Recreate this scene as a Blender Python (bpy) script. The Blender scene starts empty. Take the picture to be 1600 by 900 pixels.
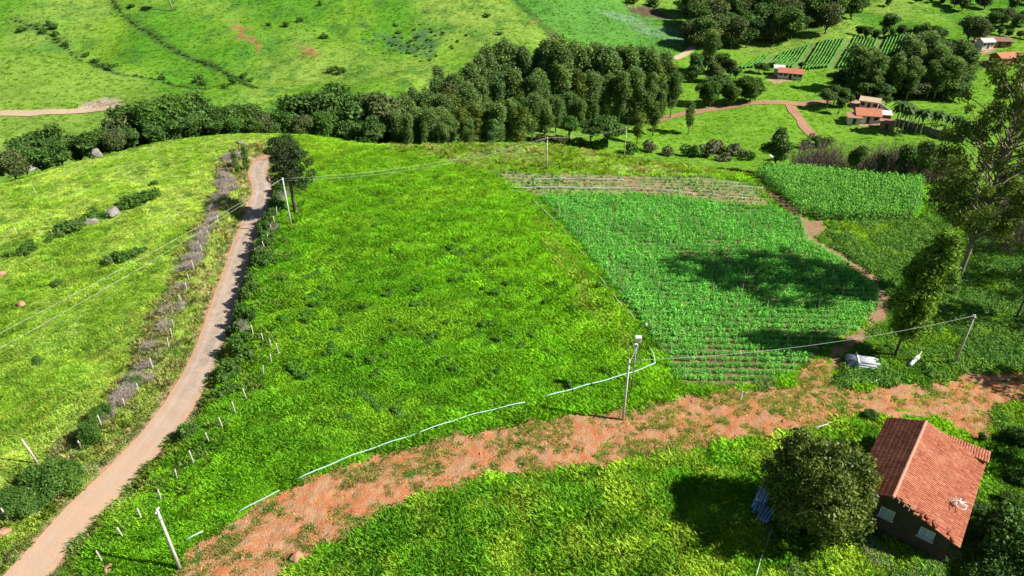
import bpy, math, random
import numpy as np
from mathutils import Vector, Matrix

random.seed(5)
rng = np.random.default_rng(11)
SC = bpy.context.scene
COL = SC.collection

# ------------------------------------------------------------------ camera, sky, sun, exposure
CAMH, PITCH, FPX = 50.0, math.radians(32.0), 1100.0
cam_d = bpy.data.cameras.new('camera'); cam = bpy.data.objects.new('camera', cam_d); COL.objects.link(cam)
cam.location = (0, 0, CAMH); cam.rotation_euler = (math.pi/2 - PITCH, 0, 0)
cam_d.sensor_width = 36.0; cam_d.lens = 36.0*FPX/1600.0; cam_d.clip_start = 0.5; cam_d.clip_end = 5000
SC.camera = cam
SUN = Vector((0.965, -0.185, 0.86)).normalized()
SUN_EL = math.asin(SUN.z)
world = bpy.data.worlds.new('World'); SC.world = world; world.use_nodes = True
wn = world.node_tree.nodes; wl = world.node_tree.links
sky = wn.new('ShaderNodeTexSky'); sky.sky_type = 'NISHITA'; sky.sun_disc = False
sky.sun_elevation = SUN_EL; sky.sun_rotation = math.atan2(SUN.x, SUN.y); sky.altitude = 900
bg = wn['Background']; bg.inputs['Strength'].default_value = 0.05
wl.new(sky.outputs[0], bg.inputs[0])
sun_d = bpy.data.lights.new('sun', 'SUN'); sun_d.energy = 5.0; sun_d.angle = math.radians(0.53); sun_d.color = (1.0, 0.95, 0.86)
sun = bpy.data.objects.new('sun', sun_d); COL.objects.link(sun)
sun.rotation_euler = (-SUN).to_track_quat('-Z', 'Y').to_euler()
SC.view_settings.view_transform = 'Standard'; SC.view_settings.look = 'None'
SC.view_settings.exposure = 1.1; SC.view_settings.gamma = 1.0; SC.view_settings.use_curve_mapping = False
SC.cycles.max_bounces = 5; SC.cycles.diffuse_bounces = 2; SC.cycles.transmission_bounces = 3
SC.cycles.transparent_max_bounces = 4; SC.cycles.glossy_bounces = 2

# ------------------------------------------------------------------ numeric helpers
def _h(ix, iy, s):
    n = (ix.astype(np.int64)*374761393 + iy.astype(np.int64)*668265263 + s*974711) & 0xffffffff
    n = ((n ^ (n >> 13))*1274126177) & 0xffffffff
    return ((n ^ (n >> 16)) & 0xffff)/65535.0
def vnoise(x, y, s=0):
    ix = np.floor(x); iy = np.floor(y); fx = x-ix; fy = y-iy
    fx = fx*fx*(3-2*fx); fy = fy*fy*(3-2*fy)
    a = _h(ix, iy, s); b = _h(ix+1, iy, s); c = _h(ix, iy+1, s); d = _h(ix+1, iy+1, s)
    return (a*(1-fx)+b*fx)*(1-fy)+(c*(1-fx)+d*fx)*fy
def fbm(x, y, s=0, o=3):
    x = np.asarray(x, float); y = np.asarray(y, float); v = 0; a = .5; t = 0
    for k in range(o):
        v = v + a*vnoise(x, y, s+k*17); t += a; a *= .5; x = x*2.03+5.1; y = y*2.03+1.7
    return v/t
def sstep(a, b, x):
    t = np.clip((x-a)/(b-a), 0, 1); return t*t*(3-2*t)
def gauss(arr, sig, axis):
    n = int(3*sig)+1; k = np.exp(-.5*(np.arange(-n, n+1)/sig)**2); k /= k.sum()
    p = [(0, 0)]*arr.ndim; p[axis] = (n, n)
    return np.apply_along_axis(lambda v: np.convolve(v, k, 'valid'), axis, np.pad(arr, p, mode='edge'))
CP, SP = math.cos(PITCH), math.sin(PITCH)
def ray(px, py):
    xd = (px-800)/FPX; yd = (py-450)/FPX
    return xd, CP-yd*SP, SP+yd*CP          # x, forward, down for unit depth
def rr(py):
    _, f, d = ray(800, py); return d/f
def plane_pt(px, py, z=0.0):
    x, f, d = ray(px, py); t = (CAMH-z)/d
    return np.array([x*t, f*t])
def polydist(x, y, P):
    """distance to polyline and the arc position of the closest point"""
    x = np.asarray(x, float); y = np.asarray(y, float)
    best = np.full(x.shape, 1e9); arc = np.zeros(x.shape); s0 = 0.0
    for (ax, ay), (bx, by) in zip(P[:-1], P[1:]):
        dx, dy = bx-ax, by-ay; L2 = dx*dx+dy*dy+1e-9
        t = np.clip(((x-ax)*dx+(y-ay)*dy)/L2, 0, 1)
        d = np.hypot(x-ax-t*dx, y-ay-t*dy); m = d < best
        best = np.where(m, d, best); arc = np.where(m, s0+t*math.sqrt(L2), arc); s0 += math.sqrt(L2)
    return best, arc
def inpoly(x, y, P):
    x = np.asarray(x, float); y = np.asarray(y, float); ins = np.zeros(x.shape, bool); n = len(P)
    for i in range(n):
        x1, y1 = P[i]; x2, y2 = P[(i+1) % n]
        c = ((y1 > y) != (y2 > y)) & (x < (x2-x1)*(y-y1)/((y2-y1) if y2 != y1 else 1e-9)+x1)
        ins ^= c
    return ins
def smooth_line(P, step=1.0):
    """Catmull-Rom through 2D points, resampled"""
    P = [np.array(p, float) for p in P]; Q = [2*P[0]-P[1]]+P+[2*P[-1]-P[-2]]; out = []
    for i in range(1, len(Q)-2):
        n = max(2, int(np.linalg.norm(Q[i+1]-Q[i])/step))
        for k in range(n):
            t = k/n
            out.append(.5*((2*Q[i])+(-Q[i-1]+Q[i+1])*t+(2*Q[i-1]-5*Q[i]+4*Q[i+1]-Q[i+2])*t*t+(-Q[i-1]+3*Q[i]-3*Q[i+1]+Q[i+2])*t**3))
    out.append(P[-1]); return np.array(out)

# ------------------------------------------------------------------ terrain height
def V(py, y): return (y, CAMH-y*rr(py))
FAR_L = [(150, 215), (120, 240), (80, 265), (40, 290), (0, 315)]
FAR_R = [(240, 188), (200, 206), (160, 231), (120, 262), (100, 278), (60, 305), (0, 362)]
COLS = [(-500, 340, [(200, 190), (180, 200), (150, 211), (80, 236), (76, 268), (40, 282), (0, 300)]),
        (0, 285, [(200, 190), (180, 200), (150, 211), (80, 236), (76, 268), (40, 282), (0, 300)]),
        (150, 242, [(185, 198), (165, 206), (110, 234), (104, 262), (40, 285), (0, 305)]),
        (270, 211, [(165, 196), (140, 215), (130, 235), (80, 265), (40, 288), (0, 312)]),
        (400, 200, FAR_L), (500, 204, FAR_L), (580, 220, FAR_L), (680, 220, FAR_L),
        (780, 217, [(140, 220), (80, 265), (0, 315)]), (880, 222, [(170, 215), (90, 268), (0, 325)]),
        (970, 238, [(200, 202), (160, 228), (100, 272), (60, 300), (0, 350)]),
        (1100, 255, FAR_R), (1250, 268, FAR_R), (1470, 284, FAR_R), (1600, 295, FAR_R), (2100, 330, FAR_R)]
YG = np.arange(-100, 1600, 1.0); UG = np.linspace(-1.4, 1.4, 281)
prof = []; us = []
for px, cpy, vis in COLS:
    c = CAMH/rr(cpy)
    pts = [(-100, 0), (c-3, 0.4), (c+34, -17)]+[V(p, y) for p, y in vis]
    ly, lz = pts[-1]; pts += [(ly+90, lz+24), (ly+260, lz+70), (1600, lz+110)]
    pts = sorted(pts)
    prof.append(np.interp(YG, [p[0] for p in pts], [p[1] for p in pts])); us.append((px-800)/FPX)
prof = np.array(prof)
TAB = np.array([np.interp(UG, us, prof[:, j]) for j in range(prof.shape[1])]).T
TAB = gauss(gauss(TAB, 3.2, 1), 2.5, 0)
ROADPX = [(-40, 985), (20, 915), (62, 870), (130, 795), (205, 718), (262, 650), (302, 585), (324, 530), (343, 470), (363, 415), (379, 370), (395, 332), (407, 305), (409, 286), (403, 268), (412, 248)]
ROAD = smooth_line([plane_pt(*p) for p in ROADPX], 1.2)
ROADL = ROAD[::3]
def zf(x, y):
    x = np.asarray(x, float); y = np.asarray(y, float)
    u = x/(CP*np.maximum(y, 12)+33.0)
    fu = np.clip((u+1.4)/0.01, 0, len(UG)-1.001); fy = np.clip(y+100, 0, len(YG)-1.001)
    i = fu.astype(int); j = fy.astype(int); a = fu-i; b = fy-j
    z = (TAB[i, j]*(1-a)+TAB[i+1, j]*a)*(1-b)+(TAB[i, j+1]*(1-a)+TAB[i+1, j+1]*a)*b
    far = sstep(160, 230, y)
    z = z + (fbm(x/34, y/34, 3)-.5)*(.7+far*4.5) + (fbm(x/9, y/9, 9)-.5)*(.35+far*.9)
    d, arc = polydist(x, y, ROADL)
    carve = np.interp(y, [20, 45, 60, 72, 84, 104, 118, 135], [.45, .5, .75, 1.5, 1.7, 1.3, .5, .3])
    z = z - carve*(1-sstep(2.3, 4.3, d)) + .25*carve*np.exp(-((d-5.0)/1.5)**2)
    return z
def at(px, py):
    """where the view ray through a photo pixel meets the terrain"""
    x, f, d = ray(px, py); t = np.arange(30, 900, .6)
    below = (CAMH-d*t) < zf(x*t, f*t)
    k = int(np.argmax(below)) if below.any() else len(t)-1
    a, b = t[max(k-1, 0)], t[k]
    for _ in range(12):
        m = (a+b)/2
        if CAMH-d*m < zf(x*m, f*m): b = m
        else: a = m
    return np.array([x*b, f*b, float(zf(x*b, f*b))])
def atl(pp): return [at(*p)[:2] for p in pp]
def project(x, y, z):
    dep = y*CP+(CAMH-z)*SP
    return 800+FPX*x/dep, 450+FPX*((CAMH-z)*CP-y*SP)/dep

# ------------------------------------------------------------------ traced outlines (world metres)
DIRT = atl([(285, 868), (320, 842), (400, 790), (480, 745), (540, 725), (620, 703), (700, 680), (800, 662), (880, 648), (970, 638), (1050, 620), (1110, 610), (1180, 608), (1235, 600), (1255, 575), (1285, 560), (1312, 556), (1300, 580), (1300, 604), (1345, 606), (1400, 600), (1440, 602), (1490, 588), (1535, 580), (1600, 582), (1680, 590), (1690, 640), (1600, 630), (1552, 640), (1545, 690), (1520, 690), (1460, 655), (1400, 655), (1335, 645), (1300, 668), (1240, 675), (1180, 692), (1100, 703), (1000, 722), (900, 738), (800, 742), (700, 772), (600, 803), (540, 850), (500, 850), (440, 905), (380, 940), (250, 960)])
PATH = smooth_line(atl([(1270, 590), (1310, 552), (1350, 520), (1374, 492), (1381, 466), (1363, 436), (1330, 411), (1292, 388), (1268, 372), (1262, 352), (1240, 332), (1212, 310), (1185, 290)]), 1.0)
PATHSPOT = atl([(1250, 345), (1300, 345), (1290, 362), (1262, 378), (1250, 372)])
CROP = atl([(1058, 600), (1040, 560), (1012, 520), (985, 480), (950, 440), (905, 378), (868, 335), (842, 308), (1000, 304), (1210, 326), (1250, 342), (1258, 375), (1330, 416), (1370, 455), (1372, 480), (1340, 515), (1255, 568), (1200, 603)])
SEEDL = atl([(838, 306), (770, 270), (900, 271), (1090, 276), (1170, 285), (1210, 324), (1000, 303)])
CORN = atl([(1180, 276), (1250, 272), (1400, 282), (1440, 320), (1430, 346), (1310, 348), (1250, 338)])
LOWER = atl([(440, 905), (540, 850), (600, 803), (700, 772), (800, 742), (900, 738), (1000, 722), (1100, 703), (1180, 692), (1240, 675), (1300, 668), (1340, 650), (1400, 655), (1500, 690), (1540, 720), (1530, 1000), (300, 1000)])
ROWS = atl([(1150, 110), (1190, 90), (1260, 72), (1330, 60), (1440, 54), (1440, 84), (1330, 106), (1255, 109), (1205, 104)])
TILL = atl([(812, 0), (884, 66), (950, 84), (1062, 84), (1082, 66), (1050, 30), (985, 8), (960, -20), (800, -30)])
CABB = atl([(930, 15), (985, 25), (1060, 34), (1078, 62), (1060, 70), (985, 45)])
BROWN = atl([(978, 8), (1030, 14), (1060, 30), (1030, 30), (985, 20)])
HILLBARE = [atl(p) for p in ([(360, 25), (390, 55), (415, 85), (400, 82), (375, 60)], [(450, 55), (480, 75), (505, 92), (480, 86)], [(835, 28), (868, 45), (884, 64), (862, 56)])]
HILLWEED = atl([(560, 10), (610, 55), (690, 45), (710, 75), (660, 92), (600, 85), (560, 55)])
HEDGE = smooth_line(atl([(172, -5), (200, 30), (255, 68), (310, 95), (360, 118), (400, 138)]), 2)
GULLY = smooth_line(atl([(20, 30), (60, 45), (95, 65), (120, 90), (165, 108), (255, 128), (320, 140)]), 2)
GULLY2 = smooth_line(atl([(806, 0), (845, 38), (880, 68)]), 2)
WTRACK = [smooth_line(atl(p), 1) for p in ([(838, 345), (880, 415), (920, 480), (985, 560)], [(856, 350), (900, 420), (945, 488), (1000, 545)])]
LTRACK = [smooth_line(atl(p), 1) for p in ([(0, 660), (60, 625), (100, 600)], [(0, 690), (50, 670), (85, 630)], [(150, 560), (190, 520), (215, 480)])]
VROAD1 = smooth_line(atl([(1010, 192), (1045, 183), (1090, 175), (1150, 165), (1205, 160), (1240, 162), (1300, 158)]), 1.5)
VROAD2 = smooth_line(atl([(1235, 165), (1248, 185), (1262, 205), (1276, 216)]), 1.5)
VROAD3 = smooth_line(atl([(1052, 92), (1072, 84), (1084, 72)]), 1.5)
SPURROAD = smooth_line(atl([(-60, 181), (0, 178), (60, 177), (120, 174), (160, 170), (200, 168)]), 1.5)
YARDS = [atl(p) for p in ([(1195, 125), (1215, 112), (1240, 124), (1215, 130)], [(1322, 148), (1352, 140), (1372, 168), (1398, 195), (1340, 196), (1330, 180)],
         [(1505, 82), (1505, 68), (1530, 60), (1560, 75), (1545, 84)], [(1535, 100), (1560, 84), (1585, 85), (1580, 100), (1548, 108)])]
_r = smooth_line(atl([(1600, 600), (1540, 606), (1470, 622), (1400, 634), (1320, 628), (1270, 612), (1290, 585), (1340, 540)]), 1.0); _t = np.gradient(_r, axis=0); _t /= np.linalg.norm(_t, axis=1, keepdims=True)
RUTS = [_r+np.stack([_t[:, 1], -_t[:, 0]], 1)*s for s in (-.75, .75)]
SCAR = atl([(122, 172), (132, 160), (160, 153), (182, 156), (196, 166), (170, 170)])
SCRUBR = atl([(1300, 605), (1385, 480), (1372, 440), (1275, 375), (1300, 350), (1440, 346), (1480, 280), (1750, 330), (1900, 900), (1540, 900), (1550, 700), (1560, 640), (1560, 585), (1440, 600)])
CRESTF = atl([(600, 232), (760, 268), (1180, 276), (1260, 272), (1200, 262), (1080, 250), (960, 238), (860, 220), (700, 222)])

# ------------------------------------------------------------------ ground colour (what grows or lies there)
def C(*a): return np.array(a, float)
def mixc(a, b, t): t = np.asarray(t)[..., None]; return a*(1-t)+b*t
def ground_colour(x, y):
    x = np.asarray(x, float); y = np.asarray(y, float); sh = x.shape
    wx = x+(fbm(x/3, y/3, 31)-.5)*2.2; wy = y+(fbm(x/3, y/3, 47)-.5)*2.2
    n1 = fbm(x/22, y/22, 1); n2 = fbm(x/5, y/5, 2); n3 = fbm(x/1.6, y/1.6, 4)
    G = lambda c: np.broadcast_to(C(*c), sh+(3,)).copy()
    # pasture right of the road
    c = mixc(G((.072, .195, .008)), G((.118, .250, .010)), sstep(.25, .8, .5*n1+.5*n2))
    c = mixc(c, G((.046, .150, .012)), sstep(.50, .72, n2)*.45)
    c = mixc(c, G((.165, .265, .020)), sstep(.50, .75, fbm(x/14, y/9, 24))*.35+.35*sstep(95, 130, y))
    # pasture left of the road
    rx = np.interp(y, ROAD[:, 1], ROAD[:, 0]); left = (wx < rx-1) & (y < 150)
    cl = mixc(G((.140, .235, .028)), G((.285, .345, .100)), sstep(.3, .75, .45*n1+.55*n2))
    cl = mixc(cl, G((.075, .165, .018)), sstep(.6, .78, n2)*.7)
    c = np.where(left[..., None], cl, c)
    m = inpoly(wx, wy, LOWER)
    lo = mixc(G((.064, .170, .010)), G((.185, .245, .030)), sstep(.38, .68, n2*.2+n3*.8))
    c = np.where(m[..., None], lo, c)
    cr = inpoly(wx, wy, CRESTF)
    c = np.where(cr[..., None], mixc(G((.115, .20, .020)), G((.24, .25, .11)), sstep(.5, .75, n2)*.8), c)
    # far hills and the valley floor
    far = y > (np.interp(x, [-200, -90, -54, 0, 20, 52, 110], [90, 122, 150, 146, 140, 128, 112]))
    hill = mixc(G((.062, .175, .012)), G((.115, .225, .018)), sstep(.3, .75, n1))
    hill = mixc(hill, G((.155, .240, .040)), sstep(.42, .70, fbm(x/40+y/90, y/60, 8))*.9)
    hill = mixc(hill, G((.045, .130, .020)), sstep(.54, .70, n2)*.65)
    px, py = project(x, y, -10.0)
    spur = sstep(260, 200, px)*sstep(246, 236, y)*(y > 185)
    hill = mixc(hill, G((.135, .225, .032)), spur*.8)
    c = np.where(far[..., None], hill, c)
    val = far & (x > 20) & (y < 292)
    c = np.where(val[..., None], mixc(G((.085, .205, .014)), G((.125, .235, .022)), n2), c)
    for P in HILLBARE:
        cx = np.mean([p[0] for p in P]); cy = np.mean([p[1] for p in P])
        m = inpoly(wx+(n2-.5)*8, wy+(n2-.5)*10, P); c = np.where(m[..., None], mixc(G((.20, .13, .055)), G((.23, .11, .05)), n3), c)
    m = inpoly(wx, wy, HILLWEED); c = mixc(c, G((.050, .105, .040)), m*sstep(.42, .6, n2)*.85)
    for P, w, col, k in ((HEDGE, 1.5, (.040, .080, .020), 1.0), (GULLY, 1.6, (.05, .09, .03), .7), (GULLY2, 2.0, (.035, .10, .02), .8)):
        d, _ = polydist(wx, wy, P); c = mixc(c, G(col), (1-sstep(w*.5, w*1.4, d))*k)
    m = inpoly(wx, wy, SCAR); c = np.where(m[..., None], mixc(G((.34, .29, .22)), G((.22, .18, .12)), n3), c)
    m = inpoly(wx, wy, TILL); c = np.where(m[..., None], mixc(G((.055, .165, .030)), G((.080, .195, .028)), n1), c)
    m = inpoly(wx, wy, CABB); c = mixc(c, G((.110, .200, .105)), m*sstep(.25, .6, n2)*.9)
    m = inpoly(wx, wy, BROWN); c = np.where(m[..., None], G((.085, .065, .045)), c)
    m = inpoly(wx, wy, ROWS); c = np.where(m[..., None], mixc(G((.13, .18, .05)), G((.10, .17, .035)), n2), c)
    for P in YARDS:
        m = inpoly(wx, wy, P); c = np.where(m[..., None], mixc(G((.30, .17, .10)), G((.36, .24, .16)), n3), c)
    # scrub under the trees on the right
    m = inpoly(wx, wy, SCRUBR); c = np.where(m[..., None], mixc(G((.050, .125, .018)), G((.105, .190, .020)), sstep(.3, .7, n2)), c)
    # worked soil
    m = inpoly(wx, wy, CROP); c = np.where(m[..., None], mixc(G((.20, .13, .075)), G((.12, .12, .04)), n3), c)
    m = inpoly(wx, wy, SEEDL); c = np.where(m[..., None], mixc(G((.25, .18, .10)), G((.14, .20, .06)), sstep(.25, .65, n2*.5+n3*.5)), c)
    m = inpoly(wx, wy, CORN); c = np.where(m[..., None], mixc(G((.10, .11, .035)), G((.05, .10, .02)), n3), c)
    for P in WTRACK+LTRACK:
        d, _ = polydist(wx, wy, P); c = mixc(c, G((.19, .20, .05)), (1-sstep(.15, .5, d))*.7)
    # verges
    d, _ = polydist(wx, wy, ROADL); nearroad = y < 150
    c = mixc(c, mixc(G((.22, .15, .09)), G((.10, .14, .03)), sstep(.35, .65, n3)), (1-sstep(2.0, 5.0, d))*nearroad*.85)
    c = mixc(c, G((.34, .20, .12)), (1-sstep(1.6, 2.6, d))*nearroad)
    lv = (x < rx) & nearroad; dl = np.abs(d-6.0)
    c = mixc(c, G((.21, .18, .13)), lv*(1-sstep(.7, 2.4, dl))*.7*sstep(.3, .6, n2))
    return c
def bare(x, y):
    """1 where no grass grows"""
    wx = x+(fbm(x/2, y/2, 61)-.5)*1.6; wy = y+(fbm(x/2, y/2, 67)-.5)*1.6
    d, _ = polydist(x, y, ROADL); b = d < 2.1
    b |= inpoly(wx, wy, DIRT); d, _ = polydist(wx, wy, PATH); b |= d < .75
    b |= inpoly(wx, wy, PATHSPOT)
    return b

# ------------------------------------------------------------------ materials
MATS = {}
def node_mat(name):
    m = bpy.data.materials.new(name); m.use_nodes = True; nt = m.node_tree
    return m, nt.nodes, nt.links, nt.nodes['Principled BSDF']
def N(nodes, t, **k):
    n = nodes.new(t)
    for a, b in k.items(): setattr(n, a, b)
    return n
def math_n(nodes, links, op, a, b):
    n = N(nodes, 'ShaderNodeMath', operation=op)
    for i, v in enumerate((a, b)):
        if isinstance(v, (int, float)): n.inputs[i].default_value = v
        else: links.new(v, n.inputs[i])
    return n.outputs[0]
def mixrgb(nodes, links, fac, a, b, mode='MIX'):
    n = N(nodes, 'ShaderNodeMix', data_type='RGBA', blend_type=mode)
    for s, v in ((n.inputs[0], fac), (n.inputs[6], a), (n.inputs[7], b)):
        if isinstance(v, (int, float)): s.default_value = v
        elif isinstance(v, tuple): s.default_value = v+(1,) if len(v) == 3 else v
        else: links.new(v, s)
    return n.outputs[2]
def noise(nodes, links, scale, detail=4, vec=None, rough=.6):
    n = N(nodes, 'ShaderNodeTexNoise'); n.inputs['Scale'].default_value = scale; n.inputs['Detail'].default_value = detail
    n.inputs['Roughness'].default_value = rough
    if vec is not None: links.new(vec, n.inputs['Vector'])
    return n.outputs[0]
def ramp(nodes, links, fac, lo, hi):
    n = N(nodes, 'ShaderNodeMapRange'); n.inputs[1].default_value = lo; n.inputs[2].default_value = hi
    links.new(fac, n.inputs[0]); return n.outputs[0]
def solid(name, col, col2=None, scale=6.0, rough=.85, bump=0.0, metal=0.0, spec=.25):
    """a plain procedural surface: two tones mixed by noise, fine relief"""
    if name in MATS: return MATS[name]
    m, n, l, b = node_mat(name); col2 = col2 or tuple(c*.7 for c in col)
    tc = N(n, 'ShaderNodeTexCoord'); f = noise(n, l, scale, 5, tc.outputs['Object'])
    l.new(mixrgb(n, l, ramp(n, l, f, .3, .7), col, col2), b.inputs['Base Color'])
    b.inputs['Roughness'].default_value = rough; b.inputs['Metallic'].default_value = metal; b.inputs['Specular IOR Level'].default_value = spec
    if bump:
        bp = N(n, 'ShaderNodeBump'); bp.inputs['Distance'].default_value = bump; bp.inputs['Strength'].default_value = .8
        l.new(noise(n, l, scale*3, 5, tc.outputs['Object']), bp.inputs['Height']); l.new(bp.outputs[0], b.inputs['Normal'])
    MATS[name] = m; return m
def leafy(name, dark, light, transl=.25, instancer=False, hue=.5, rough=.6):
    """foliage: per-card tone (lv), per-plant tone, some light through the leaf"""
    m, n, l, b = node_mat(name); out = n['Material Output']
    lv = N(n, 'ShaderNodeAttribute', attribute_name='lv').outputs['Fac']
    col = mixrgb(n, l, lv, dark, light)
    if instancer:
        t = N(n, 'ShaderNodeAttribute', attribute_type='INSTANCER', attribute_name='tint')
        col = mixrgb(n, l, 1.0, col, t.outputs['Color'], 'MULTIPLY')
    else:
        oi = N(n, 'ShaderNodeObjectInfo')
        col = mixrgb(n, l, math_n(n, l, 'MULTIPLY', oi.outputs['Random'], hue), col, mixrgb(n, l, 1.0, col, (1.3, 1.15, .85), 'MULTIPLY'))
    l.new(col, b.inputs['Base Color']); b.inputs['Roughness'].default_value = rough; b.inputs['Specular IOR Level'].default_value = .18
    tr = N(n, 'ShaderNodeBsdfTranslucent'); l.new(mixrgb(n, l, 1.0, col, (1.3, 1.25, .5), 'MULTIPLY'), tr.inputs[0])
    mx = N(n, 'ShaderNodeMixShader'); mx.inputs[0].default_value = transl
    l.new(b.outputs[0], mx.inputs[1]); l.new(tr.outputs[0], mx.inputs[2]); l.new(mx.outputs[0], out.inputs[0])
    MATS[name] = m; return m
def ground_material():
    m, n, l, b = node_mat('ground_cover'); g = N(n, 'ShaderNodeAttribute', attribute_name='gcol').outputs['Color']
    geo = N(n, 'ShaderNodeNewGeometry').outputs['Position']
    f1 = noise(n, l, 1.1, 6, geo, .7); f2 = noise(n, l, .35, 5, geo, .65); f3 = noise(n, l, 5.0, 3, geo)
    k = math_n(n, l, 'ADD', math_n(n, l, 'MULTIPLY', f1, .95), math_n(n, l, 'MULTIPLY', f2, .8))
    k = math_n(n, l, 'ADD', k, math_n(n, l, 'MULTIPLY', f3, .5))
    k = math_n(n, l, 'SUBTRACT', math_n(n, l, 'MULTIPLY', k, 1.6), .78)
    cc = N(n, 'ShaderNodeCombineColor')
    for i in range(3): l.new(k, cc.inputs[i])
    col = mixrgb(n, l, 1.0, g, cc.outputs[0], 'MULTIPLY')
    col = mixrgb(n, l, ramp(n, l, f1, .56, .75), col, mixrgb(n, l, 1.0, col, (1.5, 1.15, 1.4), 'MULTIPLY'))
    l.new(col, b.inputs['Base Color']); b.inputs['Roughness'].default_value = .95; b.inputs['Specular IOR Level'].default_value = .05
    bp = N(n, 'ShaderNodeBump'); bp.inputs['Distance'].default_value = .35; bp.inputs['Strength'].default_value = .9
    l.new(math_n(n, l, 'ADD', f1, math_n(n, l, 'MULTIPLY', f3, .4)), bp.inputs['Height']); l.new(bp.outputs[0], b.inputs['Normal'])
    return m
def dirt_material(name, a, bcol, tan, green):
    m, n, l, b = node_mat(name); geo = N(n, 'ShaderNodeNewGeometry').outputs['Position']
    f1 = noise(n, l, .22, 6, geo, .7); f2 = noise(n, l, 3.0, 5, geo, .7); f3 = noise(n, l, .9, 6, geo, .75); f4 = noise(n, l, 9., 3, geo)
    col = mixrgb(n, l, ramp(n, l, f1, .38, .62), a, bcol)
    col = mixrgb(n, l, math_n(n, l, 'MULTIPLY', ramp(n, l, f3, .44, .56), .85), col, tan)
    col = mixrgb(n, l, math_n(n, l, 'MULTIPLY', ramp(n, l, f2, .54, .66), .55), col, green)
    col = mixrgb(n, l, math_n(n, l, 'MULTIPLY', ramp(n, l, f4, .5, .68), .6), col, mixrgb(n, l, 1.0, col, (.42, .38, .36), 'MULTIPLY'))
    l.new(col, b.inputs['Base Color']); b.inputs['Roughness'].default_value = .95; b.inputs['Specular IOR Level'].default_value = .08
    bp = N(n, 'ShaderNodeBump'); bp.inputs['Distance'].default_value = .12; bp.inputs['Strength'].default_value = 1.0
    l.new(math_n(n, l, 'ADD', f2, f4), bp.inputs['Height']); l.new(bp.outputs[0], b.inputs['Normal'])
    return m
def road_material():
    m, n, l, b = node_mat('worn_road'); geo = N(n, 'ShaderNodeNewGeometry').outputs['Position']
    side = N(n, 'ShaderNodeAttribute', attribute_name='side').outputs['Fac']     # -1..1 across the road
    f1 = noise(n, l, .8, 6, geo, .7); f2 = noise(n, l, 6, 4, geo); f3 = noise(n, l, .15, 3, geo)
    col = mixrgb(n, l, ramp(n, l, f1, .38, .62), (.345, .265, .20), (.225, .18, .145))
    ab = math_n(n, l, 'ABSOLUTE', side, 0.0)
    edge = ramp(n, l, math_n(n, l, 'ADD', ab, math_n(n, l, 'MULTIPLY', f1, .55)), .9, 1.25)
    col = mixrgb(n, l, edge, col, (.36, .205, .12))
    wheel = math_n(n, l, 'ABSOLUTE', math_n(n, l, 'SUBTRACT', ab, .45), 0.0)
    col = mixrgb(n, l, math_n(n, l, 'MULTIPLY', ramp(n, l, wheel, .22, .0), .5), col, (.37, .30, .235))
    sy = N(n, 'ShaderNodeSeparateXYZ'); l.new(geo, sy.inputs[0])
    col = mixrgb(n, l, math_n(n, l, 'MULTIPLY', ramp(n, l, sy.outputs[1], 66, 44), ramp(n, l, f1, .30, .55)), col, (.40, .265, .175))       # more blown sand on the near stretch
    col = mixrgb(n, l, math_n(n, l, 'MULTIPLY', ramp(n, l, f2, .55, .8), .35), col, (.13, .11, .10))
    l.new(col, b.inputs['Base Color']); b.inputs['Roughness'].default_value = .9; b.inputs['Specular IOR Level'].default_value = .15
    bp = N(n, 'ShaderNodeBump'); bp.inputs['Distance'].default_value = .03; l.new(f2, bp.inputs['Height']); l.new(bp.outputs[0], b.inputs['Normal'])
    return m
def tile_material():
    m, n, l, b = node_mat('clay_tile'); lv = N(n, 'ShaderNodeAttribute', attribute_name='lv').outputs['Fac']
    tc = N(n, 'ShaderNodeTexCoord').outputs['Object']; f = noise(n, l, .55, 5, tc); f2 = noise(n, l, 4, 4, tc)
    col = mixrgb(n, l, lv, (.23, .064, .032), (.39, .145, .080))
    col = mixrgb(n, l, math_n(n, l, 'MULTIPLY', ramp(n, l, f, .5, .72), .55), col, (.45, .215, .14))
    col = mixrgb(n, l, math_n(n, l, 'MULTIPLY', ramp(n, l, f2, .55, .72), .6), col, (.13, .06, .04))
    l.new(col, b.inputs['Base Color']); b.inputs['Roughness'].default_value = .85; b.inputs['Specular IOR Level'].default_value = .2
    return m

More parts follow.
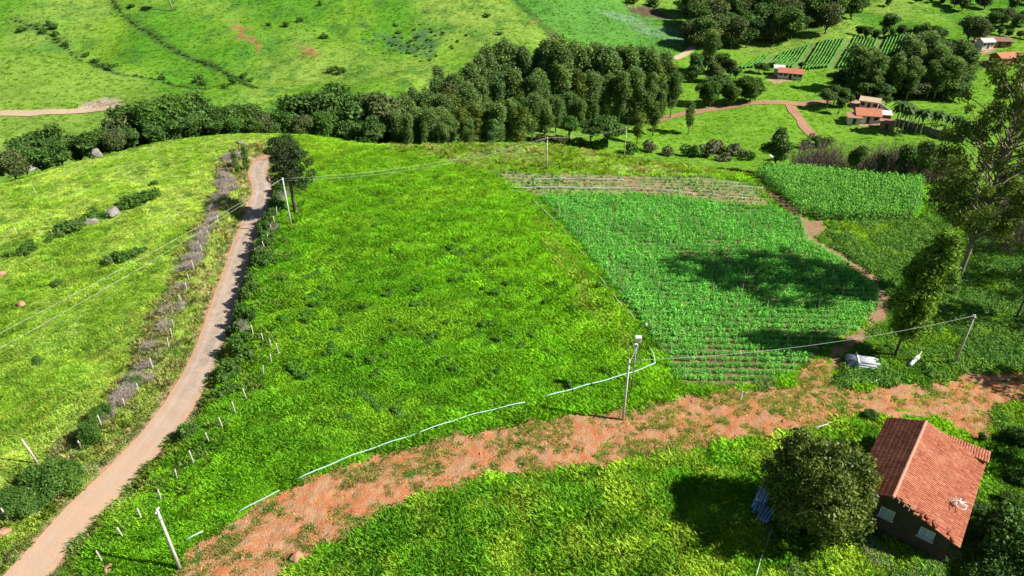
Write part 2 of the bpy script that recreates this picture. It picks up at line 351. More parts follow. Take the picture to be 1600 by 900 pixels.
# ------------------------------------------------------------------ mesh helpers
def from_np(name, v, f, mat=None, lv=None, smooth=False):
    me = bpy.data.meshes.new(name); v = np.asarray(v, np.float32); f = np.asarray(f, np.int32)
    k = f.shape[1]
    me.vertices.add(len(v)); me.vertices.foreach_set('co', v.ravel())
    me.loops.add(f.size); me.loops.foreach_set('vertex_index', f.ravel())
    me.polygons.add(len(f)); me.polygons.foreach_set('loop_start', np.arange(0, f.size, k, dtype=np.int32))
    me.polygons.foreach_set('loop_total', np.full(len(f), k, np.int32))
    if smooth: me.polygons.foreach_set('use_smooth', np.ones(len(f), bool))
    if mat: me.materials.append(mat)
    if lv is not None:
        a = me.attributes.new('lv', 'FLOAT', 'FACE'); a.data.foreach_set('value', np.asarray(lv, np.float32))
    me.update(calc_edges=True); return me
class MB:
    """collects boxes, bars and prisms for one mesh"""
    def __init__(s): s.v = []; s.f = []
    def add(s, v, f):
        o = len(s.v); s.v += [tuple(p) for p in v]; s.f += [tuple(i+o for i in q) for q in f]; return s
    def box(s, c, d, M=None):
        x, y, z = d[0]/2, d[1]/2, d[2]/2
        v = [Vector((a*x, b*y, e*z)) for e in (-1, 1) for b in (-1, 1) for a in (-1, 1)]
        if M is not None: v = [M @ p for p in v]
        v = [p+Vector(c) for p in v]
        return s.add(v, [(0, 2, 3, 1), (4, 5, 7, 6), (0, 1, 5, 4), (2, 6, 7, 3), (0, 4, 6, 2), (1, 3, 7, 5)])
    def tube(s, pts, rad, n=6, cap=True):
        pts = [Vector(p) for p in pts]; rad = rad if hasattr(rad, '__len__') else [rad]*len(pts); o = len(s.v)
        for i, p in enumerate(pts):
            t = (pts[min(i+1, len(pts)-1)]-pts[max(i-1, 0)]).normalized()
            a = t.orthogonal().normalized() if abs(t.z) > .95 else t.cross(Vector((0, 0, 1))).normalized()
            b = t.cross(a)
            for k in range(n):
                q = 2*math.pi*k/n; s.v.append(tuple(p+(a*math.cos(q)+b*math.sin(q))*rad[i]))
        for i in range(len(pts)-1):
            for k in range(n):
                a0 = o+i*n+k; a1 = o+i*n+(k+1) % n; s.f.append((a0, a1, a1+n, a0+n))
        if cap:
            s.f.append(tuple(o+k for k in range(n))[::-1]); s.f.append(tuple(o+(len(pts)-1)*n+k for k in range(n)))
        return s
    def prism(s, poly, ext):
        """extrude a 3D polygon along ext"""
        poly = [Vector(p) for p in poly]; e = Vector(ext); n = len(poly)
        f = [tuple(range(n))[::-1], tuple(range(n, 2*n))]+[(i, (i+1) % n, (i+1) % n+n, i+n) for i in range(n)]
        return s.add(poly+[p+e for p in poly], f)
    def mesh(s, name, mat, smooth=False, bevel=0):
        me = bpy.data.meshes.new(name); me.from_pydata(s.v, [], s.f); me.materials.append(mat)
        if smooth: me.polygons.foreach_set('use_smooth', np.ones(len(s.f), bool))
        me.update(); return me
    def build(s, name, mat, parent=None, smooth=False): return put(name, s.mesh(name, mat, smooth), parent)
def put(name, me, parent=None, loc=None, rot=None, scl=None):
    o = bpy.data.objects.new(name, me); COL.objects.link(o)
    if parent is not None: o.parent = parent
    if loc is not None: o.location = loc
    if rot is not None: o.rotation_euler = rot
    if scl is not None: o.scale = scl
    return o
def tag(o, label, cat, group=None, kind=None):
    if label: o['label'] = label
    if cat: o['category'] = cat
    if group: o['group'] = group
    if kind: o['kind'] = kind
    return o
def empty(name, loc, rz=0, scl=(1, 1, 1)):
    o = bpy.data.objects.new(name, None); COL.objects.link(o); o.location = loc; o.rotation_euler = (0, 0, rz); o.scale = scl
    o.empty_display_size = .3; return o
def cards(cen, size, nrm, aspect=.5, tdir=None):
    """diamond leaf cards"""
    cen = np.asarray(cen); n = len(cen); r = rng.normal(size=(n, 3)) if tdir is None else tdir
    nrm = nrm/np.linalg.norm(nrm, axis=1, keepdims=True)
    t = r-(r*nrm).sum(1, keepdims=True)*nrm; t /= np.linalg.norm(t, axis=1, keepdims=True)+1e-9
    b = np.cross(nrm, t); s = np.broadcast_to(np.asarray(size, float), (n,))[:, None]
    v = np.stack([cen-t*s, cen+b*s*aspect-nrm*s*.12, cen+t*s, cen-b*s*aspect-nrm*s*.12], 1).reshape(-1, 3)
    return v, np.arange(4*n).reshape(-1, 4)
def lump_cards(lumps, dens, size, aspect=.55, up=.5, low=-.55, shell=.45, spread=.8):
    """cards spread through the outer shells of a set of ellipsoid leaf clumps"""
    cs, ns, ls, ss = [], [], [], []
    for (cx, cy, cz, rx, rz) in lumps:
        n = max(8, int(dens*rx*max(rx, rz)))
        d = rng.normal(size=(n, 3)); d /= np.linalg.norm(d, axis=1, keepdims=True)
        d = d[(d[:, 2] > low) | (rng.random(n) < .25)]; n = len(d)
        r = (1-shell*rng.random(n)**1.5)*(1+.12*rng.normal(size=n))
        cs.append(np.array([cx, cy, cz])+d*r[:, None]*np.array([rx, rx, rz]))
        ns.append(d*.7+np.array([0, 0, up])+rng.normal(size=(n, 3))*spread)
        ls.append(np.clip(rng.normal(.45, .22, n)+rng.normal(0, .12), 0, 1)); ss.append(size*(.65+.7*rng.random(n)))
    cs = np.concatenate(cs); v, f = cards(cs, np.concatenate(ss), np.concatenate(ns), aspect)
    return v, f, np.concatenate(ls)

# ------------------------------------------------------------------ the ground sheet
def axis(fine0, fine1, step, lo, hi, grow):
    a = list(np.arange(fine0, fine1, step)); s = step
    while a[-1] < hi: s *= grow; a.append(a[-1]+s)
    s = step; b = []; p = fine0
    while p > lo: s *= grow; p -= s; b.append(p)
    return np.array(b[::-1]+a)
gx = axis(-82, 82, .62, -900, 900, 1.028); gy = axis(22, 146, .55, -120, 1500, 1.014)
GX, GY = np.meshgrid(gx, gy); fx, fy_ = GX.ravel(), GY.ravel()
GZ = zf(fx, fy_); nx, ny = len(gx), len(gy)
idx = np.arange(nx*ny).reshape(ny, nx)
quads = np.stack([idx[:-1, :-1], idx[:-1, 1:], idx[1:, 1:], idx[1:, :-1]], -1).reshape(-1, 4)
gm = from_np('ground', np.stack([fx, fy_, GZ], 1), quads, ground_material(), smooth=True)
gc = ground_colour(fx, fy_); a = gm.attributes.new('gcol', 'FLOAT_COLOR', 'POINT')
a.data.foreach_set('color', np.concatenate([gc, np.ones((len(gc), 1))], 1).astype(np.float32).ravel())
tag(put('ground', gm), 'rolling green pasture and hillside', None, kind='structure')

def ribbon(name, line, width, mat, lift=.05, seg=8, wob=.25, label=''):
    line = np.array(line); t = np.gradient(line, axis=0); t /= np.linalg.norm(t, axis=1, keepdims=True); nn = np.stack([t[:, 1], -t[:, 0]], 1)
    k = np.linspace(-1, 1, seg+1); v = []; sd = []
    s = np.arange(len(line))
    wl_ = width/2*(1+wob*(fbm(s/3.1, s*0+3, 5)-.5)*2); wr_ = width/2*(1+wob*(fbm(s/3.1, s*0+9, 7)-.5)*2)
    P = np.stack([line+nn*(np.where(q < 0, wl_, wr_)*q)[:, None] for q in k], 1)
    Z = zf(P[..., 0], P[..., 1])+lift
    if lift > .01: Z = np.maximum(Z, gauss(Z, 1.0, 0))
    v = np.concatenate([P, Z[..., None]], -1).reshape(-1, 3); n1 = seg+1
    id_ = np.arange(len(line)*n1).reshape(-1, n1)
    f = np.stack([id_[:-1, :-1], id_[1:, :-1], id_[1:, 1:], id_[:-1, 1:]], -1).reshape(-1, 4)[:, ::-1]
    me = from_np(name, v, f, mat, smooth=True)
    at_ = me.attributes.new('side', 'FLOAT', 'POINT'); at_.data.foreach_set('value', np.tile(k, len(line)).astype(np.float32))
    return tag(put(name, me), label, None, kind='structure')
def sheet(name, mask, bbox, res, mat, lift=.05, rough=.06, label=''):
    xs = np.arange(bbox[0], bbox[1], res); ys = np.arange(bbox[2], bbox[3], res); X, Y = np.meshgrid(xs, ys)
    jx = X+(rng.random(X.shape)-.5)*res*.7; jy = Y+(rng.random(X.shape)-.5)*res*.7
    m = mask(X.ravel()+res/2, Y.ravel()+res/2).reshape(X.shape)[:-1, :-1]
    id_ = np.arange(X.size).reshape(X.shape)
    f = np.stack([id_[:-1, :-1], id_[:-1, 1:], id_[1:, 1:], id_[1:, :-1]], -1)[m]
    used = np.unique(f); re = np.full(X.size, -1); re[used] = np.arange(len(used))
    px_, py_ = jx.ravel()[used], jy.ravel()[used]
    rut = sum(np.exp(-(polydist(px_, py_, R_)[0]/.17)**2) for R_ in RUTS)*.09
    z = zf(px_, py_)+lift-rut+rough*((fbm(px_/.9, py_/.9, 77)-.4)*2.2+(rng.random(len(used))-.5)*.7)
    return tag(put(name, from_np(name, np.stack([px_, py_, z], 1), re[f], mat, smooth=True)), label, None, kind='structure')
dirt_m = dirt_material('red_earth', (.44, .150, .060), (.40, .175, .085), (.39, .24, .135), (.16, .17, .06))
path_m = dirt_material('path_earth', (.30, .165, .085), (.27, .17, .10), (.29, .20, .12), (.13, .15, .05))
sand_m = dirt_material('pale_sand', (.40, .27, .17), (.43, .32, .22), (.45, .35, .25), (.30, .18, .10))
vroad_m = dirt_material('valley_earth', (.30, .14, .075), (.32, .18, .11), (.32, .20, .13), (.22, .14, .07))
ribbon('road', smooth_line(ROAD[::2], .7), 3.5, road_material(), .07, 12, .06, 'narrow worn grey road with sandy edges')
xs_ = [p[0] for p in DIRT]; ys_ = [p[1] for p in DIRT]
sheet('dirt_track', lambda x, y: inpoly(x+(fbm(x/1.5, y/1.5, 61)-.5)*2.6, y+(fbm(x/1.5, y/1.5, 67)-.5)*2.6, DIRT), (min(xs_)-3, max(xs_)+3, max(min(ys_)-3, 15), max(ys_)+3), .26, dirt_m, .06, .12, 'broad strip of bare reddish earth between the fields')
def pathmask(x, y):
    wx = x+(fbm(x/1.2, y/1.2, 61)-.5)*1.3; wy = y+(fbm(x/1.2, y/1.2, 67)-.5)*1.3
    d, s = polydist(wx, wy, PATH); return ((d < .85+.5*(fbm(s/4, s*0, 3)-.5)) | inpoly(wx, wy, PATHSPOT)) & ~inpoly(x, y, DIRT)
sheet('footpath', pathmask, (20, 75, 55, 120), .26, path_m, .06, .05, 'narrow earth footpath along the right edge of the crop')
ribbon('valley_road', VROAD1, 3.6, vroad_m, .12, 4, .4, 'reddish earth road across the valley')
ribbon('valley_lane', VROAD2, 3.4, vroad_m, .16, 4, .3, 'reddish earth lane running down to the far farm')
ribbon('field_lane', VROAD3, 3.0, sand_m, .14, 4, .3, 'pale earth lane beside the dark wood')
ribbon('hill_road', SPURROAD, 3.2, sand_m, .16, 4, .5, 'pale sandy road cut into the far left spur')
# ------------------------------------------------------------------ scattering of uncountable growth
def scatter(name, pts, scl, tint, templates, label):
    n = len(pts); me = bpy.data.meshes.new(name); me.vertices.add(n); me.vertices.foreach_set('co', np.asarray(pts, np.float32).ravel())
    def attr(nm, ty, fld, val): me.attributes.new(nm, ty, 'POINT').data.foreach_set(fld, val)
    attr('scl', 'FLOAT', 'value', np.asarray(scl, np.float32)); attr('rz', 'FLOAT', 'value', (rng.random(n)*6.283).astype(np.float32))
    attr('pick', 'INT', 'value', rng.integers(0, len(templates), n).astype(np.int32))
    attr('tint', 'FLOAT_COLOR', 'color', np.concatenate([tint, np.ones((n, 1))], 1).astype(np.float32).ravel())
    o = put(name, me); ng = bpy.data.node_groups.new(name, 'GeometryNodeTree')
    ng.interface.new_socket('Geometry', in_out='INPUT', socket_type='NodeSocketGeometry')
    ng.interface.new_socket('Geometry', in_out='OUTPUT', socket_type='NodeSocketGeometry')
    nd, lk = ng.nodes, ng.links; gi = nd.new('NodeGroupInput'); go = nd.new('NodeGroupOutput')
    ip = nd.new('GeometryNodeInstanceOnPoints'); jn = nd.new('GeometryNodeJoinGeometry')
    for t in templates:
        oi = nd.new('GeometryNodeObjectInfo'); oi.inputs['Object'].default_value = t; oi.inputs['As Instance'].default_value = True
        lk.new(oi.outputs['Geometry'], jn.inputs[0])
    def named(nm, ty):
        q = nd.new('GeometryNodeInputNamedAttribute'); q.data_type = ty; q.inputs['Name'].default_value = nm; return q.outputs['Attribute']
    cx = nd.new('ShaderNodeCombineXYZ'); lk.new(named('rz', 'FLOAT'), cx.inputs[2])
    lk.new(gi.outputs[0], ip.inputs['Points']); lk.new(jn.outputs[0], ip.inputs['Instance']); ip.inputs['Pick Instance'].default_value = True
    lk.new(named('pick', 'INT'), ip.inputs['Instance Index']); lk.new(cx.outputs[0], ip.inputs['Rotation']); lk.new(named('scl', 'FLOAT'), ip.inputs['Scale'])
    lk.new(ip.outputs[0], go.inputs[0])
    md = o.modifiers.new('scatter', 'NODES'); md.node_group = ng
    return tag(o, label, None, kind='stuff')
def template(name, me): return bpy.data.objects.new(name, me)      # a source shape, not linked to the scene
grass_m = leafy('grass_blades', (1.4, 1.5, 1.2), (2.2, 2.1, 1.6), .45, instancer=True)
crop_m = leafy('crop_leaves', (.8, .85, .9), (2.0, 1.9, 1.6), .3, instancer=True)
def grass_clump(seed, n, R, H, w, lean=.35):
    r = R*np.sqrt(rng.random(n)); q = rng.random(n)*6.283; b = np.stack([r*np.cos(q), r*np.sin(q), np.zeros(n)], 1)
    h = H*(.45+.75*rng.random(n))*(1-.35*(r/R)); a = rng.random(n)*6.283; le = lean*h*(.3+rng.random(n))
    d = np.stack([np.cos(a), np.sin(a), 0*a], 1); sdv = np.stack([-np.sin(a), np.cos(a), 0*a], 1)*(w*(.6+.8*rng.random(n)))[:, None]
    mid = b+d*(le*.35)[:, None]; mid[:, 2] += h*.6; tip = b+d*le[:, None]; tip[:, 2] += h; b[:, 2] -= .03
    v = np.stack([b-sdv, b+sdv, mid+sdv*.8, tip, mid-sdv*.8], 1).reshape(-1, 3)
    return from_np('grass_clump', v, np.arange(5*n).reshape(-1, 5), grass_m, np.clip(rng.normal(.5, .25, n), 0, 1))
grass_t = [template('grass_clump', grass_clump(i, 64, .62, .34, .026, 1.1)) for i in range(4)]
tall_t = [template('tall_grass', grass_clump(i, 48, .5, .75, .024, .8)) for i in range(3)]
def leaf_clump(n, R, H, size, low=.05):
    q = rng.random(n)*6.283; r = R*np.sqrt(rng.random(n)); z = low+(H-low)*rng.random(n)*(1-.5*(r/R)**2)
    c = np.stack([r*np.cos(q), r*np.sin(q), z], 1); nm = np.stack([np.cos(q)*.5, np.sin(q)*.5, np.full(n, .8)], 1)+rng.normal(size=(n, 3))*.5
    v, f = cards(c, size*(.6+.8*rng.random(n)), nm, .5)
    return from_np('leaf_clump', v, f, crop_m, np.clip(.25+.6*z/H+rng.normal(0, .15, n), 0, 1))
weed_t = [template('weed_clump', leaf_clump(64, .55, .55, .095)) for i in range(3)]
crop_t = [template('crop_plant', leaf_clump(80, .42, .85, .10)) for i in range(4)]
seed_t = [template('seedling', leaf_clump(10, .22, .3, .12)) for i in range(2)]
def corn_plant():
    V_, F_, L_ = [], [], []
    for k in range(11):
        a = k*2.4+rng.random()*.6; z0 = .25+k*.17; ln = .75*(1-.03*k); d = np.array([math.cos(a), math.sin(a), 0]); s = np.array([-d[1], d[0], 0])*.085
        o = len(V_)
        for t, zz, ww in ((0, 0, .6), (.4, .28, 1), (.75, .3, .8), (1, .1, .1)):
            p = d*ln*t+np.array([0, 0, z0+zz]); V_ += [p-s*ww, p+s*ww]
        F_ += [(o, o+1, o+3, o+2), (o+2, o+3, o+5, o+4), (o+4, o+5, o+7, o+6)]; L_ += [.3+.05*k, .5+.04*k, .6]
    o = len(V_); V_ += [(-.03, 0, 0), (.03, 0, 0), (.02, 0, 2.3), (-.02, 0, 2.3)]; F_ += [(o, o+1, o+2, o+3)]; L_ += [.8]
    return from_np('corn_plant', V_, F_, crop_m, np.clip(L_, 0, 1))
corn_t = [template('corn_plant', corn_plant()) for i in range(3)]
def inview(x, y, z, m=60):
    a, b = project(x, y, z); return (a > -m) & (a < 1600+m) & (b > -m) & (b < 900+m*1.5)
def cloud(n, x0, x1, y0, y1):
    x = x0+(x1-x0)*rng.random(n); y = y0+(y1-y0)*rng.random(n); z = zf(x, y); k = inview(x, y, z); return x[k], y[k], z[k]
def hidden_field(x, y): return inpoly(x, y, CROP) | inpoly(x, y, SEEDL) | inpoly(x, y, CORN)
# near pasture
x, y, z = cloud(230000, -95, 95, 22, 150)
keep = ~bare(x, y) & ~hidden_field(x, y); x, y, z = x[keep], y[keep], z[keep]
dist = np.hypot(x, y); keep = rng.random(len(x)) < np.clip(1.25-dist/150, .3, 1); x, y, z = x[keep], y[keep], z[keep]
nz = sstep(.30, .68, fbm(x/1.7, y/1.7, 91, 3))*.75+.25*fbm(x/7, y/7, 93); nb = fbm(x/2.6, y/2.6, 92, 2)
rxp = np.interp(y, ROAD[:, 1], ROAD[:, 0]); leftf = x < rxp
scl = (.45+1.1*nz*np.where(leftf, .55, 1)*np.interp(y, [95, 130], [1, .6]))*(.75+.5*rng.random(len(x)))
scl *= np.where(inpoly(x, y, LOWER), 1.25, 1)
nq = fbm(x/.9, y/.9, 98, 2)-.5
t = ground_colour(x, y)*(.95+.5*(nb-.5)+.5*nq)[:, None]*(.75+.5*rng.random(len(x)))[:, None]*1.38*(1+np.outer(nq, C(.35, 0, 0)))
t[:, 0] = np.minimum(t[:, 0], t[:, 1]*np.where(leftf, .80, .66))
scatter('pasture_grass', np.stack([x, y, z], 1), scl, t, grass_t, 'bright green pasture grass')
# tall weeds along the verges, the strip beyond the crop and the scrub on the right
x, y, z = cloud(60000, -95, 95, 22, 150)
d, _ = polydist(x, y, ROADL); rxp = np.interp(y, ROAD[:, 1], ROAD[:, 0])
w = np.where((d > 2.5) & (d < 8), .55, 0); w = np.where(inpoly(x, y, CRESTF), .30, w)
keep = (rng.random(len(x)) < w*sstep(.35, .6, fbm(x/3, y/3, 12))) & ~bare(x, y) & ~hidden_field(x, y); x, y, z = x[keep], y[keep], z[keep]
d, _ = polydist(x, y, ROADL); lft = x < np.interp(y, ROAD[:, 1], ROAD[:, 0])
t = mixc(ground_colour(x, y), np.broadcast_to(C(.30, .26, .19), (len(x), 3)), np.where(lft & (d < 8), .55, .25)*(rng.random(len(x)) < .6))*(.8+.5*rng.random(len(x)))[:, None]
scatter('tall_dry_grass', np.stack([x, y, z], 1), .6+.7*rng.random(len(x)), t, tall_t, 'tall dry grass along the verges')
x, y, z = cloud(90000, 20, 95, 25, 120)
keep = inpoly(x, y, SCRUBR) & ~bare(x, y) & ~hidden_field(x, y) & (y > 52) & (rng.random(len(x)) < .6*sstep(.3, .55, fbm(x/4, y/4, 15))); x, y, z = x[keep], y[keep], z[keep]
t = mixc(np.broadcast_to(C(.045, .125, .02), (len(x), 3)), np.broadcast_to(C(.10, .20, .025), (len(x), 3)), rng.random(len(x))*fbm(x/5, y/5, 44)*1.5)
scatter('undergrowth', np.stack([x, y, z], 1), .6+.9*rng.random(len(x)), t, weed_t, 'leafy green undergrowth below the trees on the right')
# weeds on the bare strip
x, y, z = cloud(110000, -40, 60, 22, 75)
nn = .55*fbm(x/3.5, y/2.6, 70)+.45*fbm(x/1.1, y/1.1, 71)
keep = inpoly(x, y, DIRT) & (rng.random(len(x)) < sstep(.43, .56, nn)*np.where(x > 36, .35, 1)); x, y, z = x[keep], y[keep], z[keep]
dry = rng.random(len(x)) < .55
t = np.where(dry[:, None], C(.34, .25, .14), C(.08, .19, .03))*(.7+.6*rng.random(len(x)))[:, None]
scatter('strip_weeds', np.stack([x, y, z], 1), .28+.5*rng.random(len(x)), t, grass_t, 'sparse weeds growing on the bare earth strip')
# rough weeds below the round tree and in front of the house
x, y, z = cloud(60000, 14, 50, 22, 52)
pxx, pyy = project(x, y, z); keep = (pyy > 838+(1330-pxx)*.12) & (pxx > 1235) & (rng.random(len(x)) < sstep(.35, .6, fbm(x/2, y/2, 19))) & ((pxx < 1500) | (rng.random(len(x)) < .5))
x, y, z = x[keep], y[keep], z[keep]
t = np.where((rng.random(len(x)) < .3)[:, None], C(.20, .20, .10), C(.075, .165, .035))*(.7+.6*rng.random(len(x)))[:, None]
scatter('rough_weeds', np.stack([x, y, z], 1), .4+.55*rng.random(len(x)), t, weed_t, 'rough weeds in front of the tiled house')
# far hillsides
x, y, z = cloud(40000, -260, 300, 150, 420)
keep = ~inpoly(x, y, BROWN) & ~inpoly(x, y, ROWS)
for P in YARDS+HILLBARE: keep &= ~inpoly(x, y, P)
for P in (VROAD1, VROAD2, VROAD3, SPURROAD): keep &= polydist(x, y, P)[0] > 2.2
x, y, z = x[keep], y[keep], z[keep]
scatter('hillside_grass', np.stack([x, y, z], 1), .5+.7*rng.random(len(x)), ground_colour(x, y)*(.85+.4*rng.random(len(x)))[:, None]*1.1, grass_t, 'grass on the far hillsides')
# planted rows
def rows(P, ang, gap, step, jit=.15):
    P = np.array(P); c = P.mean(0); u = np.array([math.cos(ang), math.sin(ang)]); v = np.array([-u[1], u[0]]); R = np.abs(P-c).max()*1.6
    a, b = np.meshgrid(np.arange(-R, R, step), np.arange(-R, R, gap)); a = a.ravel()+(rng.random(a.size)-.5)*step*.7; b = b.ravel()+(rng.random(b.size)-.5)*jit*2
    p = c+a[:, None]*u+b[:, None]*v; k = inpoly(p[:, 0], p[:, 1], P); return p[k, 0], p[k, 1]
ROWANG = math.radians(-3)
x, y = rows(CROP, ROWANG, 1.12, .36, .12); keep = rng.random(len(x)) < .94; x, y = x[keep], y[keep]
g = fbm(x/4, y/4, 21); near = sstep(75, 62, y)
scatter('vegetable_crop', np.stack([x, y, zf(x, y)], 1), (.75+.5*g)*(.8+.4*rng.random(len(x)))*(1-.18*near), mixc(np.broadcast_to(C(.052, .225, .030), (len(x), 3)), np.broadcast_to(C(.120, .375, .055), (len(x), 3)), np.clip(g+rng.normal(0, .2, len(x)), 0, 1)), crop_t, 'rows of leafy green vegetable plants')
x, y = rows(SEEDL, ROWANG, 1.3, .7); keep = rng.random(len(x)) < .8
x, y = x[keep], y[keep]; ed = fbm(x/6, y/6, 5)
scatter('seedlings', np.stack([x, y, zf(x, y)], 1), .9+1.3*rng.random(len(x))*ed*1.6, mixc(np.broadcast_to(C(.06, .17, .05), (len(x), 3)), np.broadcast_to(C(.13, .19, .06), (len(x), 3)), rng.random(len(x))), seed_t, 'sparse seedlings on the tan soil beyond the crop')
x, y = rows(CORN, math.radians(8), 1.05, .5)
scatter('corn_crop', np.stack([x, y, zf(x, y)], 1), .75+.4*rng.random(len(x)), mixc(np.broadcast_to(C(.05, .18, .024), (len(x), 3)), np.broadcast_to(C(.10, .25, .035), (len(x), 3)), rng.random(len(x))), corn_t, 'stand of tall green corn')
# the far field of planted rows, running away up the slope
V_, F_, L_ = [], [], []
P = np.array(ROWS); e0, e1 = np.array(at(1205, 104)[:2]), np.array(at(1440, 84)[:2]); u = (e1-e0)/np.linalg.norm(e1-e0); u = np.array([1.0, 0.02]); v_ = np.array([.16, 1.0]); v_ /= np.linalg.norm(v_)
x0, x1 = P[:, 0].min()-45, P[:, 0].max()+20; y0, y1 = P[:, 1].min()-2, P[:, 1].max()+2
gap = 1.3; k = 0; xx = x0
while xx < x1:
    k += 1; xx += gap
    if k % 9 == 0: xx += 1.6; continue
    for yy in np.arange(y0, y1, 1.0):
        cx = xx+(yy-y0)*.6; 
        if not inpoly(np.array([cx]), np.array([yy]), ROWS)[0]: continue
        o = len(V_); w0, w1 = .36+.14*random.random(), .36+.14*random.random(); h0 = .75+.4*random.random()
        for (yy_, w) in ((yy, w0), (yy+.95, w1)):
            c_ = xx+(yy_-y0)*.6; zz = float(zf(c_, yy_))
            V_ += [(c_-w, yy_, zz), (c_-w*.5, yy_, zz+h0), (c_+w*.5, yy_, zz+h0), (c_+w, yy_, zz)]
        F_ += [(o, o+1, o+5, o+4), (o+1, o+2, o+6, o+5), (o+2, o+3, o+7, o+6)]; L_ += [random.random()*.6, .3+.7*random.random(), random.random()*.6]
rowleaf = leafy('row_crop_leaves', (.05, .17, .02), (.10, .27, .04), .2)
tag(put('row_crop', from_np('row_crop', V_, F_, rowleaf, L_)), 'far sloping field planted in straight green rows', None, kind='stuff')

# ------------------------------------------------------------------ tree and shrub shapes
bark = solid('bark', (.13, .10, .075), (.07, .055, .042), 2.0, bump=.05)
limbbark = solid('limb_bark', (.26, .21, .16), (.13, .10, .075), 1.0, bump=.04)
palebark = solid('pale_bark', (.42, .37, .30), (.24, .19, .14), 1.2, bump=.04)
drybark = solid('dry_twigs', (.34, .285, .25), (.22, .18, .16), 1.5)
burnt = solid('brown_twigs', (.21, .15, .12), (.12, .085, .07), 1.5)
lm_broad = leafy('broadleaf', (.020, .056, .010), (.105, .205, .038), .26)
lm_broad2 = leafy('broadleaf_grey', (.036, .060, .020), (.120, .160, .050), .25)
lm_euc = leafy('eucalyptus_leaf', (.038, .088, .024), (.175, .285, .075), .32)
lm_olive = leafy('olive_leaf', (.040, .075, .012), (.170, .240, .042), .28)
lm_bush = leafy('bush_leaf', (.028, .080, .012), (.095, .200, .030), .25)
lm_light = leafy('light_leaf', (.050, .105, .020), (.120, .195, .045), .25)
lm_weed = leafy('weed_leaf', (.045, .140, .016), (.13, .32, .034), .35)
lm_near = leafy('upright_leaf', (.030, .085, .010), (.19, .35, .036), .28)
lm_grey = leafy('grey_leaf', (.065, .080, .040), (.140, .150, .075), .2)
lm_round = leafy('glossy_leaf', (.024, .058, .007), (.165, .215, .034), .22, rough=.45)
lm_dark = leafy('araucaria_leaf', (.014, .032, .010), (.042, .070, .020), .1)
lm_palm = leafy('palm_leaf', (.025, .065, .015), (.075, .14, .035), .2)
def limb(mb, p, q, r0, r1, bend=.15, n=5, seg=4):
    p, q = Vector(p), Vector(q); L = (q-p).length; off = Vector(rng.normal(size=3))*L*bend
    pts = [p.lerp(q, t)+off*(4*t*(1-t))*.5 for t in np.linspace(0, 1, seg)]
    mb.tube(pts, list(np.linspace(r0, r1, seg)), n)
def shape_broad(h=10, w=3.6, lumps=12, dens=135, size=.31, mat=lm_broad, trunk=3.0, flat=.85, bk=bark):
    L = []; c = (trunk+h)/2+.4; rz = (h-trunk)/2
    for k in range(lumps):
        d = rng.normal(size=3); d /= np.linalg.norm(d); r = rng.random()**.45*.72
        L.append((d[0]*r*w, d[1]*r*w, c+d[2]*r*rz, w*(.36+.18*rng.random()), w*(.30+.16*rng.random())*flat))
    L.append((0, 0, c, w*.6, rz*.7))
    mb = MB(); mb.tube([(0, 0, -.4), (.1, 0, trunk*.5), (0, .1, trunk), (0, 0, c)], [h*.03, h*.024, h*.02, h*.01], 7)
    for l in L[:7]: limb(mb, (0, 0, trunk*(.8+.3*rng.random())), l[:3], h*.012, h*.004)
    v, f, lv = lump_cards(L, dens, size); return mb.mesh('trunk', bk, True), from_np('crown', v, f, mat, lv)
def shape_euc(h=20, w=3.0, lumps=22, dens=105, size=.34, mat=lm_euc, clear=.3, bk=palebark):
    L = []; mb = MB(); lx, ly = rng.normal(size=2)*.5
    mb.tube([(0, 0, -.5), (lx*.3, ly*.3, h*.35), (lx, ly, h*.7), (lx, ly, h*.96)], [h*.013, h*.010, h*.006, .03], 6)
    for k in range(lumps):
        t = (k+.5)/lumps; z = h*(clear+(1-clear)*t); r = w*math.sqrt(max(.05, 1-(max(0, t-.55)/.5)**2))*(.25+.8*rng.random())*min(1, .55+t); a = k*2.4+rng.random()
        rr_ = w*(.36+.2*rng.random())
        L.append((lx*t+math.cos(a)*r*.7, ly*t+math.sin(a)*r*.7, z-rr_*.4, rr_, rr_*(1.2+.5*rng.random())))
        if k % 2 == 0: limb(mb, (lx*t*.8, ly*t*.8, z-h*.09), L[-1][:3], h*.004, h*.0015, .1)
    v, f, lv = lump_cards(L, dens, size, .4, .15, -.8, .6, 1.0); return mb.mesh('trunk', bk, True), from_np('crown', v, f, mat, lv)
def shape_bush(h=1.6, w=1.1, lumps=7, dens=330, size=.17, mat=lm_bush):
    L = [(rng.normal()*w*.42, rng.normal()*w*.42, h*(.32+.38*rng.random()), w*(.40+.2*rng.random()), h*(.26+.12*rng.random())) for k in range(lumps)]
    mb = MB()
    for l in L: limb(mb, (0, 0, -.1), l[:3], .035, .012, .1, 4, 3)
    v, f, lv = lump_cards(L, dens/(w*w), size, .55, .5, -.9); v[:, 2] = np.maximum(v[:, 2], -.05)
    return mb.mesh('stem', bark), from_np('foliage', v, f, mat, lv)
def shape_bare(h=3.0, w=1.6, n=14, mat=burnt, rad=.03, sub=9):
    mb = MB()
    for k in range(n):
        a = rng.random()*6.283; r = w*math.sqrt(rng.random()); b = Vector((.25*r*math.cos(a), .25*r*math.sin(a), -.1)); e = Vector((r*math.cos(a), r*math.sin(a), h*(.6+.5*rng.random())))
        limb(mb, b, e, rad, rad*.3, .15, 3, 4)
        for j in range(sub):
            t = .3+.65*rng.random(); p = b.lerp(e, t); q = p+Vector((rng.normal()*w*.3, rng.normal()*w*.3, h*(.08+.2*rng.random())))
            mb.tube([p, q], [rad*.5, rad*.15], 3, False)
    return mb.mesh('branches', mat)
